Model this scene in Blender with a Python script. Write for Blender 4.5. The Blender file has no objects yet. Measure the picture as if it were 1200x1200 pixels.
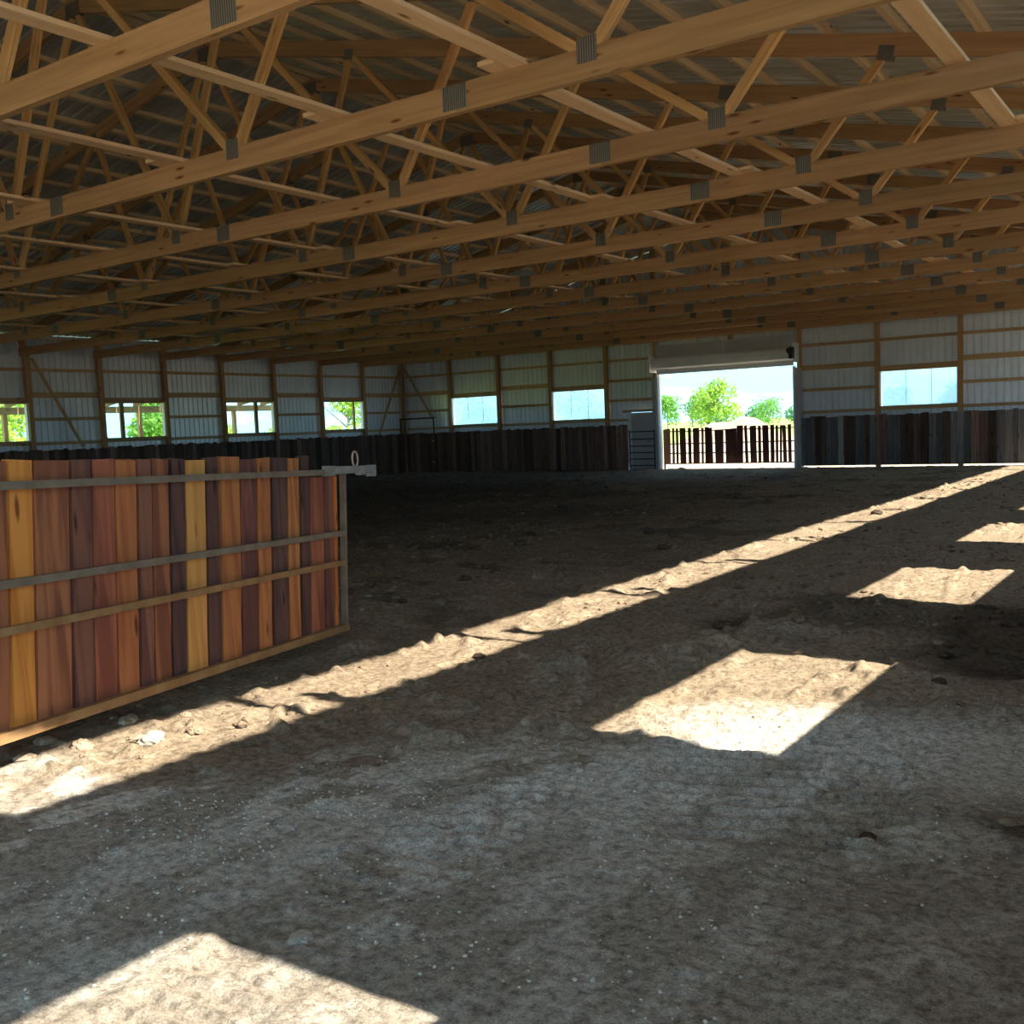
import bpy, math, random
import numpy as np
from mathutils import Matrix, Vector

random.seed(7)
rng = np.random.default_rng(7)
SC = bpy.context.scene
COL = SC.collection

# ------------------------------------------------------------------ camera
B = 2.44                                   # post bay (8 ft)
CAM = Vector((12.2088 * B, -14.1449 * B, 0.7396 * B))
yaw, pitch, roll, FPX = -0.6129, -0.0823, -0.0414, 1214.331
fwd = Vector((math.sin(yaw) * math.cos(pitch), math.cos(yaw) * math.cos(pitch), math.sin(pitch)))
right = Vector((math.cos(yaw), -math.sin(yaw), 0))
up = right.cross(fwd)
r_ = right * math.cos(roll) + up * math.sin(roll)
u_ = up * math.cos(roll) - right * math.sin(roll)
cam_data = bpy.data.cameras.new('camera')
cam_data.sensor_width = 36.0
cam_data.lens = 36.0 * FPX / 1200.0
cam_data.clip_start, cam_data.clip_end = 0.05, 2000
cam = bpy.data.objects.new('camera', cam_data)
COL.objects.link(cam)
cam.matrix_world = Matrix(((r_.x, u_.x, -fwd.x, CAM.x), (r_.y, u_.y, -fwd.y, CAM.y),
                           (r_.z, u_.z, -fwd.z, CAM.z), (0, 0, 0, 1)))
SC.camera = cam

# ------------------------------------------------------------------ light
SKY_STRENGTH = 2.15
SUN_STRENGTH = 6.2
SC.view_settings.view_transform = 'Standard'
SC.view_settings.look = 'None'
SC.view_settings.gamma = 1.0
SC.view_settings.use_curve_mapping = False
SC.view_settings.exposure = 1.42

sun_data = bpy.data.lights.new('sun', 'SUN')
sun_data.energy = SUN_STRENGTH
sun_data.angle = math.radians(0.55)
sun_data.color = (1.0, 0.89, 0.70)
sun = bpy.data.objects.new('sun', sun_data)
COL.objects.link(sun)
sun.location = (60, -15, 45)
sun.rotation_euler = Vector((-1, -0.05, -0.854)).to_track_quat('-Z', 'Y').to_euler()

world = bpy.data.worlds.new('sky')
SC.world = world
world.use_nodes = True
wn, wl = world.node_tree.nodes, world.node_tree.links
wn.clear()
w_out = wn.new('ShaderNodeOutputWorld')
w_bg = wn.new('ShaderNodeBackground')
w_tc = wn.new('ShaderNodeTexCoord')
w_sep = wn.new('ShaderNodeSeparateXYZ')
w_ramp = wn.new('ShaderNodeValToRGB')
w_ramp.color_ramp.elements[0].position = 0.0
w_ramp.color_ramp.elements[0].color = (0.145, 0.36, 0.48, 1)
w_ramp.color_ramp.elements[1].position = 0.55
w_ramp.color_ramp.elements[1].color = (0.22, 0.36, 0.50, 1)
w_map = wn.new('ShaderNodeMapping')
w_map.inputs['Scale'].default_value = (3.0, 3.0, 11.0)
w_noise = wn.new('ShaderNodeTexNoise')
w_noise.inputs['Scale'].default_value = 2.3
w_noise.inputs['Detail'].default_value = 5
w_cr = wn.new('ShaderNodeValToRGB')
w_cr.color_ramp.elements[0].position = 0.50
w_cr.color_ramp.elements[0].color = (0, 0, 0, 1)
w_cr.color_ramp.elements[1].position = 0.72
w_cr.color_ramp.elements[1].color = (1, 1, 1, 1)
w_mix = wn.new('ShaderNodeMixRGB')
w_mix.inputs['Color2'].default_value = (0.34, 0.45, 0.51, 1)
wl.new(w_tc.outputs['Generated'], w_sep.inputs[0])
wl.new(w_sep.outputs['Z'], w_ramp.inputs['Fac'])
wl.new(w_tc.outputs['Generated'], w_map.inputs['Vector'])
wl.new(w_map.outputs['Vector'], w_noise.inputs['Vector'])
wl.new(w_noise.outputs['Fac'], w_cr.inputs['Fac'])
wl.new(w_cr.outputs['Color'], w_mix.inputs['Fac'])
wl.new(w_ramp.outputs['Color'], w_mix.inputs['Color1'])
wl.new(w_mix.outputs['Color'], w_bg.inputs['Color'])
w_bg.inputs['Strength'].default_value = SKY_STRENGTH
wl.new(w_bg.outputs['Background'], w_out.inputs['Surface'])

# ------------------------------------------------------------------ dimensions
W = 12.4 * B                    # inside width, left wall posts at x=0
SX = W / 12                     # end wall post bay
HT = 4.50                       # underside of bottom chord
CD = 0.235                      # chord depth
PITCH = 0.23
Z_TC = 2.0 * B                  # underside of top chord at the wall
Z_ROOF = Z_TC + CD / math.cos(math.atan(PITCH)) + 0.089
Y_END = -18.25 * B              # assumed near end of the barn, moved back behind the viewer for light
T_SP = 1.015 * B
TR_Y = [-B - T_SP * i for i in range(15)]
KICK = 0.69 * B
SILL, HEAD = 0.80 * B, 1.27 * B
def roof_z(x):                  # underside of the roof steel
    return Z_ROOF + PITCH * (W / 2 - abs(x - W / 2))

# ------------------------------------------------------------------ helpers
def mesh_from(name, verts, faces, smooth=False):
    m = bpy.data.meshes.new(name)
    m.from_pydata([tuple(v) for v in verts], [], faces)
    if smooth:
        m.polygons.foreach_set('use_smooth', [True] * len(m.polygons))
    m.update()
    return m

BOXF = [(0, 3, 2, 1), (4, 5, 6, 7), (0, 1, 5, 4), (1, 2, 6, 5), (2, 3, 7, 6), (3, 0, 4, 7)]
def box_vf(x0, x1, y0, y1, z0, z1):
    v = [(x0, y0, z0), (x1, y0, z0), (x1, y1, z0), (x0, y1, z0), (x0, y0, z1), (x1, y0, z1), (x1, y1, z1), (x0, y1, z1)]
    return v, BOXF

def join_vf(parts):
    V, F = [], []
    for v, f in parts:
        n = len(V)
        V += list(v)
        F += [tuple(i + n for i in q) for q in f]
    return V, F

_cache = {}
def box_mesh(sx, sy, sz, gap=0.0):
    """box centred at the origin; gap>0 splits it in two plies across y"""
    k = ('box', round(sx, 4), round(sy, 4), round(sz, 4), gap)
    if k not in _cache:
        if gap:
            a = box_vf(-sx / 2, sx / 2, -sy / 2, -gap / 2, -sz / 2, sz / 2)
            b = box_vf(-sx / 2, sx / 2, gap / 2, sy / 2, -sz / 2, sz / 2)
            _cache[k] = mesh_from('board', *join_vf([a, b]))
        else:
            _cache[k] = mesh_from('board', *box_vf(-sx / 2, sx / 2, -sy / 2, sy / 2, -sz / 2, sz / 2))
    return _cache[k]

def cyl_vf(p0, p1, r0, r1=None, n=10):
    r1 = r0 if r1 is None else r1
    p0, p1 = Vector(p0), Vector(p1)
    d = (p1 - p0).normalized()
    a = d.orthogonal().normalized()
    b = d.cross(a)
    V = []
    for p, r in ((p0, r0), (p1, r1)):
        for i in range(n):
            t = 2 * math.pi * i / n
            V.append(tuple(p + a * (r * math.cos(t)) + b * (r * math.sin(t))))
    F = [(i, (i + 1) % n, n + (i + 1) % n, n + i) for i in range(n)]
    F += [tuple(range(n - 1, -1, -1)), tuple(range(n, 2 * n))]
    return V, F

def put(name, mesh, mat, parent=None, loc=(0, 0, 0), rot=(0, 0, 0)):
    o = bpy.data.objects.new(name, mesh)
    COL.objects.link(o)
    o.location = loc
    o.rotation_euler = rot
    if mat is not None and mesh is not None:
        if not mesh.materials:
            mesh.materials.append(mat)
        if mesh.materials[0] is not mat:
            o.material_slots[0].link = 'OBJECT'
            o.material_slots[0].material = mat
    if parent is not None:
        o.parent = parent
    return o

def root(name, label, cat=None, loc=(0, 0, 0), group=None, kind=None, rotz=0):
    o = bpy.data.objects.new(name, None)
    COL.objects.link(o)
    o.location = loc
    o.rotation_euler = (0, 0, rotz)
    o.empty_display_size = 0.2
    return tag(o, label, cat, group, kind)

def tag(o, label, cat=None, group=None, kind=None):
    o['label'] = label
    if cat:
        o['category'] = cat
    if group:
        o['group'] = group
    if kind:
        o['kind'] = kind
    return o

# ---- value noise on arrays
def _hash(ix, iy, s):
    h = (ix.astype(np.int64) * 374761393 + iy.astype(np.int64) * 668265263 + s * 974634533) & 0x7fffffff
    h = ((h ^ (h >> 13)) * 1274126177) & 0x7fffffff
    h = h ^ (h >> 16)
    return (h & 0xffff) / 65535.0
def vnoise(x, y, s=0):
    ix, iy = np.floor(x), np.floor(y)
    fx, fy = x - ix, y - iy
    fx, fy = fx * fx * (3 - 2 * fx), fy * fy * (3 - 2 * fy)
    a, b = _hash(ix, iy, s), _hash(ix + 1, iy, s)
    c, d = _hash(ix, iy + 1, s), _hash(ix + 1, iy + 1, s)
    return (a * (1 - fx) + b * fx) * (1 - fy) + (c * (1 - fx) + d * fx) * fy
def fbm(x, y, s=0, o=4):
    t, a, n = 0, 0.5, 0
    for i in range(o):
        c, sn = math.cos(0.6 * i), math.sin(0.6 * i)
        t = t + a * vnoise((x * c - y * sn) * 2 ** i, (x * sn + y * c) * 2 ** i, s + i)
        n += a
        a *= 0.5
    return t / n
def sstep(a, b, x):
    t = np.clip((x - a) / (b - a), 0, 1)
    return t * t * (3 - 2 * t)

# ------------------------------------------------------------------ materials
def new_mat(name, rough=0.8, metal=0.0, spec=0.3):
    m = bpy.data.materials.new(name)
    m.use_nodes = True
    nt = m.node_tree
    p = nt.nodes['Principled BSDF']
    p.inputs['Roughness'].default_value = rough
    p.inputs['Metallic'].default_value = metal
    p.inputs['Specular IOR Level'].default_value = spec
    return m, nt, p

def ramp(nt, stops):
    r = nt.nodes.new('ShaderNodeValToRGB')
    e = r.color_ramp.elements
    while len(e) < len(stops):
        e.new(0.5)
    for el, (pos, c) in zip(e, stops):
        el.position = pos
        el.color = (*c, 1)
    return r

def wood_mat(name, c1, c2, knot=(0.10, 0.05, 0.025), axis=0, vary=0.25, rough=0.75, knots=True, hue=0.02, freq=16, lo=0.3, hi=0.7):
    m, nt, p = new_mat(name, rough, 0, 0.25)
    N, L = nt.nodes, nt.links
    tc, oi = N.new('ShaderNodeTexCoord'), N.new('ShaderNodeObjectInfo')
    mul = N.new('ShaderNodeMath'); mul.operation = 'MULTIPLY'; mul.inputs[1].default_value = 37.0
    L.new(oi.outputs['Random'], mul.inputs[0])
    add = N.new('ShaderNodeVectorMath'); add.operation = 'ADD'
    L.new(tc.outputs['Object'], add.inputs[0]); L.new(mul.outputs[0], add.inputs[1])
    mp = N.new('ShaderNodeMapping')
    sc = [freq, freq, freq]; sc[axis] = 0.9
    mp.inputs['Scale'].default_value = sc
    L.new(add.outputs[0], mp.inputs['Vector'])
    n1 = N.new('ShaderNodeTexNoise'); n1.inputs['Scale'].default_value = 1.0; n1.inputs['Detail'].default_value = 4; n1.inputs['Distortion'].default_value = 0.6
    L.new(mp.outputs['Vector'], n1.inputs['Vector'])
    rp = ramp(nt, [(lo, c1), (hi, c2)])
    L.new(n1.outputs['Fac'], rp.inputs['Fac'])
    col = rp.outputs['Color']
    if knots:
        mk = N.new('ShaderNodeMapping')
        sk = [7, 7, 7]; sk[axis] = 1.6
        mk.inputs['Scale'].default_value = sk
        L.new(add.outputs[0], mk.inputs['Vector'])
        vo = N.new('ShaderNodeTexVoronoi'); vo.inputs['Scale'].default_value = 1.0
        L.new(mk.outputs['Vector'], vo.inputs['Vector'])
        kr = ramp(nt, [(0.06, (1, 1, 1)), (0.15, (0, 0, 0))])
        L.new(vo.outputs['Distance'], kr.inputs['Fac'])
        mx = N.new('ShaderNodeMixRGB'); mx.inputs['Color2'].default_value = (*knot, 1)
        L.new(kr.outputs['Color'], mx.inputs['Fac']); L.new(col, mx.inputs['Color1'])
        col = mx.outputs['Color']
    hs = N.new('ShaderNodeHueSaturation')
    mr = N.new('ShaderNodeMapRange'); mr.inputs['To Min'].default_value = 1 - vary; mr.inputs['To Max'].default_value = 1 + vary
    L.new(oi.outputs['Random'], mr.inputs['Value']); L.new(mr.outputs[0], hs.inputs['Value'])
    m2 = N.new('ShaderNodeMath'); m2.operation = 'FRACT'
    m3 = N.new('ShaderNodeMath'); m3.operation = 'MULTIPLY'; m3.inputs[1].default_value = 91.7
    L.new(oi.outputs['Random'], m3.inputs[0]); L.new(m3.outputs[0], m2.inputs[0])
    mh = N.new('ShaderNodeMapRange'); mh.inputs['To Min'].default_value = 0.5 - hue; mh.inputs['To Max'].default_value = 0.5 + hue * 0.6
    L.new(m2.outputs[0], mh.inputs['Value']); L.new(mh.outputs[0], hs.inputs['Hue'])
    L.new(col, hs.inputs['Color'])
    L.new(hs.outputs['Color'], p.inputs['Base Color'])
    bp = N.new('ShaderNodeBump'); bp.inputs['Strength'].default_value = 0.25; bp.inputs['Distance'].default_value = 0.004
    L.new(n1.outputs['Fac'], bp.inputs['Height']); L.new(bp.outputs['Normal'], p.inputs['Normal'])
    return m

def noise_mat(name, c1, c2, scale=6.0, rough=0.6, metal=0.0, spec=0.4, bump=0.0, stretch=(1, 1, 1), lo=0.35, hi=0.65):
    m, nt, p = new_mat(name, rough, metal, spec)
    N, L = nt.nodes, nt.links
    tc = N.new('ShaderNodeTexCoord')
    mp = N.new('ShaderNodeMapping'); mp.inputs['Scale'].default_value = stretch
    n = N.new('ShaderNodeTexNoise'); n.inputs['Scale'].default_value = scale; n.inputs['Detail'].default_value = 5
    L.new(tc.outputs['Object'], mp.inputs['Vector']); L.new(mp.outputs['Vector'], n.inputs['Vector'])
    rp = ramp(nt, [(lo, c1), (hi, c2)])
    L.new(n.outputs['Fac'], rp.inputs['Fac']); L.new(rp.outputs['Color'], p.inputs['Base Color'])
    if bump:
        bp = N.new('ShaderNodeBump'); bp.inputs['Strength'].default_value = bump; bp.inputs['Distance'].default_value = 0.01
        L.new(n.outputs['Fac'], bp.inputs['Height']); L.new(bp.outputs['Normal'], p.inputs['Normal'])
    return m

M = {}
M['chord'] = wood_mat('pine_chord', (0.38, 0.222, 0.105), (0.52, 0.322, 0.158), knot=(0.16, 0.06, 0.02), vary=0.12, hue=0.007)
M['web'] = wood_mat('pine_web', (0.54, 0.30, 0.115), (0.72, 0.44, 0.19), knot=(0.16, 0.07, 0.03), vary=0.13, hue=0.007)
M['brace'] = wood_mat('pale_spruce', (0.66, 0.44, 0.22), (0.80, 0.58, 0.33), knot=(0.25, 0.13, 0.06), vary=0.10)
M['purlin'] = wood_mat('purlin_pine', (0.50, 0.34, 0.17), (0.64, 0.47, 0.26), vary=0.12)
M['girt'] = wood_mat('girt_pine', (0.46, 0.30, 0.155), (0.60, 0.41, 0.23), vary=0.12, hue=0.008)
M['girt_y'] = wood_mat('girt_pine_lengthwise', (0.46, 0.31, 0.165), (0.60, 0.42, 0.24), axis=1, vary=0.12, hue=0.008)
M['post'] = wood_mat('treated_post', (0.40, 0.24, 0.11), (0.54, 0.34, 0.17), axis=2, vary=0.12, hue=0.008)
M['kick_dark'] = wood_mat('oily_dark_plank', (0.065, 0.045, 0.036), (0.15, 0.105, 0.082), knot=(0.01, 0.008, 0.006), axis=2, vary=0.45, hue=0.03)
M['kick_brown'] = wood_mat('weathered_brown_plank', (0.13, 0.082, 0.066), (0.27, 0.18, 0.145), knot=(0.02, 0.012, 0.01), axis=2, vary=0.40, hue=0.03)
M['kick_grey'] = wood_mat('weathered_grey_plank', (0.11, 0.105, 0.11), (0.21, 0.20, 0.205), knot=(0.02, 0.02, 0.02), axis=2, vary=0.45)
M['kick_pale'] = wood_mat('pale_grey_plank', (0.32, 0.315, 0.32), (0.46, 0.45, 0.45), knot=(0.05, 0.05, 0.05), axis=2, vary=0.2)
M['outgate'] = wood_mat('dark_red_plank', (0.055, 0.022, 0.018), (0.11, 0.045, 0.035), axis=2, vary=0.35)  # dark reddish-brown planks of the outdoor gate
G_COLS = {'yellow': ((0.62, 0.20, 0.038), (0.82, 0.32, 0.072)), 'orange': ((0.40, 0.125, 0.048), (0.60, 0.22, 0.078)),
          'red': ((0.26, 0.085, 0.048), (0.46, 0.165, 0.078)), 'purple': ((0.155, 0.062, 0.052), (0.29, 0.115, 0.076)),
          'dark': ((0.085, 0.046, 0.045), (0.155, 0.074, 0.060)), 'tan': ((0.64, 0.28, 0.075), (0.74, 0.36, 0.11))}
for k, (a, b) in G_COLS.items():
    M['gate_' + k] = wood_mat('gate_plank_' + k, a, b, knot=(a[0] * .35, a[1] * .35, a[2] * .35), axis=2, vary=0.10, rough=0.6, hue=0.01, freq=11, lo=0.40, hi=0.58)
M['siding'] = noise_mat('galvanised_siding', (0.66, 0.71, 0.76), (0.76, 0.81, 0.86), 1.2, 0.34, 0.3, 0.5)
M['roof'] = noise_mat('roof_steel', (0.46, 0.47, 0.44), (0.58, 0.59, 0.56), 1.5, 0.40, 0.35, 0.5)
M['white_metal'] = noise_mat('white_enamel', (0.80, 0.82, 0.86), (0.87, 0.88, 0.91), 2, 0.45)
M['grey_panel'] = noise_mat('grey_steel_panel', (0.42, 0.42, 0.45), (0.50, 0.50, 0.53), 1.5, 0.6)
M['dark_metal'] = noise_mat('dark_painted_steel', (0.02, 0.022, 0.03), (0.05, 0.05, 0.06), 4, 0.5, 0.3)
M['gate_steel'] = noise_mat('rust_bloomed_steel', (0.20, 0.155, 0.115), (0.30, 0.24, 0.18), 5, 0.65, 0.25, 0.4, 0.1)
M['gate_rust'] = noise_mat('orange_rusted_steel', (0.30, 0.155, 0.065), (0.42, 0.25, 0.12), 6, 0.75, 0.15, 0.3, 0.1)
M['raw_steel'] = noise_mat('grey_mill_steel', (0.26, 0.26, 0.265), (0.38, 0.37, 0.36), 9, 0.5, 0.45, 0.5)
M['rope'] = noise_mat('pink_tan_ring', (0.50, 0.34, 0.29), (0.62, 0.45, 0.38), 30, 0.7)
M['pipe'] = noise_mat('brown_pipe', (0.06, 0.045, 0.035), (0.14, 0.10, 0.075), 12, 0.6, 0.3)
M['mound'] = noise_mat('tan_dirt', (0.42, 0.28, 0.17), (0.58, 0.42, 0.27), 1.2, 0.95, 0, 0.1, 0.4)
M['stone'] = noise_mat('pale_limestone', (0.30, 0.28, 0.25), (0.46, 0.43, 0.39), 9, 0.95, 0, 0.1, 0.4)
M['grit'] = noise_mat('white_limestone_grit', (0.42, 0.39, 0.35), (0.58, 0.55, 0.50), 9, 0.95, 0, 0.1)
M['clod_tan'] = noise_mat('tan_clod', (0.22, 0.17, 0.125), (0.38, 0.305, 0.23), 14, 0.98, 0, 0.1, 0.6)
M['clod_mid'] = noise_mat('brown_clod', (0.15, 0.112, 0.08), (0.28, 0.215, 0.16), 14, 0.98, 0, 0.1, 0.6)
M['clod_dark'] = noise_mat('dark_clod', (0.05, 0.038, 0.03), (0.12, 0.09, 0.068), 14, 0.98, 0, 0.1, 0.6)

def plate_mat():
    m, nt, p = new_mat('toothed_nail_plate', 0.55, 0.35, 0.4)
    N, L = nt.nodes, nt.links
    tc = N.new('ShaderNodeTexCoord')
    w = N.new('ShaderNodeTexWave'); w.wave_type = 'BANDS'; w.bands_direction = 'X'; w.inputs['Scale'].default_value = 14
    w.inputs['Distortion'].default_value = 0.15
    L.new(tc.outputs['Object'], w.inputs['Vector'])
    rp = ramp(nt, [(0.25, (0.085, 0.08, 0.072)), (0.7, (0.27, 0.255, 0.225))])
    L.new(w.outputs['Fac'], rp.inputs['Fac']); L.new(rp.outputs['Color'], p.inputs['Base Color'])
    bp = N.new('ShaderNodeBump'); bp.inputs['Strength'].default_value = 0.5; bp.inputs['Distance'].default_value = 0.004
    L.new(w.outputs['Fac'], bp.inputs['Height']); L.new(bp.outputs['Normal'], p.inputs['Normal'])
    return m
M['plate'] = plate_mat()

def pane_mat():
    m = bpy.data.materials.new('hazy_poly_pane'); m.use_nodes = True
    nt = m.node_tree; N, L = nt.nodes, nt.links
    N.clear()
    out = N.new('ShaderNodeOutputMaterial'); mx = N.new('ShaderNodeMixShader'); mx.inputs[0].default_value = 0.40
    tr = N.new('ShaderNodeBsdfTransparent'); tl = N.new('ShaderNodeBsdfTranslucent')
    tr.inputs[0].default_value = (0.84, 0.95, 1, 1); tl.inputs[0].default_value = (0.52, 0.70, 0.82, 1)
    L.new(tr.outputs[0], mx.inputs[1]); L.new(tl.outputs[0], mx.inputs[2]); L.new(mx.outputs[0], out.inputs[0])
    return m
M['pane'] = pane_mat()

def leaf_mat(name, c1, c2):
    m, nt, p = new_mat(name, 0.6, 0, 0.2)
    N, L = nt.nodes, nt.links
    tc = N.new('ShaderNodeTexCoord'); n = N.new('ShaderNodeTexNoise'); n.inputs['Scale'].default_value = 1.1; n.inputs['Detail'].default_value = 4
    L.new(tc.outputs['Object'], n.inputs['Vector'])
    rp = ramp(nt, [(0.35, c1), (0.65, c2)]); L.new(n.outputs['Fac'], rp.inputs['Fac'])
    L.new(rp.outputs['Color'], p.inputs['Base Color'])
    tl = N.new('ShaderNodeBsdfTranslucent'); L.new(rp.outputs['Color'], tl.inputs[0])
    mx = N.new('ShaderNodeMixShader'); mx.inputs[0].default_value = 0.5
    out = N['Material Output']
    L.new(p.outputs[0], mx.inputs[1]); L.new(tl.outputs[0], mx.inputs[2]); L.new(mx.outputs[0], out.inputs[0])
    return m
M['leaf_a'] = leaf_mat('yellow_green_leaves', (0.25, 0.40, 0.06), (0.42, 0.56, 0.13))
M['leaf_b'] = leaf_mat('mid_green_leaves', (0.12, 0.30, 0.06), (0.26, 0.46, 0.11))
M['leaf_c'] = leaf_mat('blue_green_leaves', (0.10, 0.24, 0.10), (0.20, 0.36, 0.16))
M['bark'] = noise_mat('grey_bark', (0.20, 0.17, 0.14), (0.34, 0.30, 0.26), 6, 0.9, 0, 0.1, 0.3)

def ground_mat():
    m, nt, p = new_mat('arena_soil', 0.97, 0, 0.12)
    N, L = nt.nodes, nt.links
    at = N.new('ShaderNodeAttribute'); at.attribute_name = 'soil'
    tc = N.new('ShaderNodeTexCoord')
    n1 = N.new('ShaderNodeTexNoise'); n1.inputs['Scale'].default_value = 20; n1.inputs['Detail'].default_value = 9; n1.inputs['Roughness'].default_value = 0.75
    n2 = N.new('ShaderNodeTexNoise'); n2.inputs['Scale'].default_value = 130; n2.inputs['Detail'].default_value = 3
    L.new(tc.outputs['Object'], n1.inputs['Vector']); L.new(tc.outputs['Object'], n2.inputs['Vector'])
    r1 = ramp(nt, [(0.36, (0.46, 0.45, 0.44)), (0.58, (1.22, 1.22, 1.22))]); L.new(n1.outputs['Fac'], r1.inputs['Fac'])
    r2 = ramp(nt, [(0.32, (0.72, 0.71, 0.70)), (0.64, (1.15, 1.15, 1.15))]); L.new(n2.outputs['Fac'], r2.inputs['Fac'])
    m1 = N.new('ShaderNodeMixRGB'); m1.blend_type = 'MULTIPLY'; m1.inputs[0].default_value = 1
    m2 = N.new('ShaderNodeMixRGB'); m2.blend_type = 'MULTIPLY'; m2.inputs[0].default_value = 1
    L.new(at.outputs['Color'], m1.inputs[1]); L.new(r1.outputs[0], m1.inputs[2])
    L.new(m1.outputs[0], m2.inputs[1]); L.new(r2.outputs[0], m2.inputs[2])
    L.new(m2.outputs[0], p.inputs['Base Color'])
    b1 = N.new('ShaderNodeBump'); b1.inputs['Strength'].default_value = 1.0; b1.inputs['Distance'].default_value = 0.04
    b2 = N.new('ShaderNodeBump'); b2.inputs['Strength'].default_value = 0.5; b2.inputs['Distance'].default_value = 0.006
    L.new(n1.outputs['Fac'], b1.inputs['Height']); L.new(n2.outputs['Fac'], b2.inputs['Height'])
    L.new(b1.outputs[0], b2.inputs['Normal']); L.new(b2.outputs[0], p.inputs['Normal'])
    return m
M['soil'] = ground_mat()

def field_mat():
    m, nt, p = new_mat('yard_and_field', 0.95, 0, 0.1)
    N, L = nt.nodes, nt.links
    tc = N.new('ShaderNodeTexCoord'); n = N.new('ShaderNodeTexNoise'); n.inputs['Scale'].default_value = 0.35; n.inputs['Detail'].default_value = 8
    L.new(tc.outputs['Object'], n.inputs['Vector'])
    dirt = ramp(nt, [(0.35, (0.42, 0.32, 0.22)), (0.65, (0.54, 0.43, 0.31))]); L.new(n.outputs['Fac'], dirt.inputs['Fac'])
    grass = ramp(nt, [(0.35, (0.30, 0.42, 0.08)), (0.65, (0.46, 0.56, 0.14))]); L.new(n.outputs['Fac'], grass.inputs['Fac'])
    # bare yard within about 20 m of the barn, grass beyond it
    sp = N.new('ShaderNodeSeparateXYZ'); L.new(tc.outputs['Object'], sp.inputs[0])
    def rng_(sock, a, b):
        r = N.new('ShaderNodeMapRange'); r.inputs['From Min'].default_value = a; r.inputs['From Max'].default_value = b
        L.new(sock, r.inputs['Value']); return r.outputs[0]
    g1, g2 = rng_(sp.outputs['Y'], 48, 60), rng_(sp.outputs['X'], -3.5, -7)
    mxm = N.new('ShaderNodeMath'); mxm.operation = 'MAXIMUM'; L.new(g1, mxm.inputs[0]); L.new(g2, mxm.inputs[1])
    mx = N.new('ShaderNodeMixRGB'); L.new(mxm.outputs[0], mx.inputs[0]); L.new(dirt.outputs[0], mx.inputs[1]); L.new(grass.outputs[0], mx.inputs[2])
    L.new(mx.outputs[0], p.inputs['Base Color'])
    return m
M['field'] = field_mat()

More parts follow.
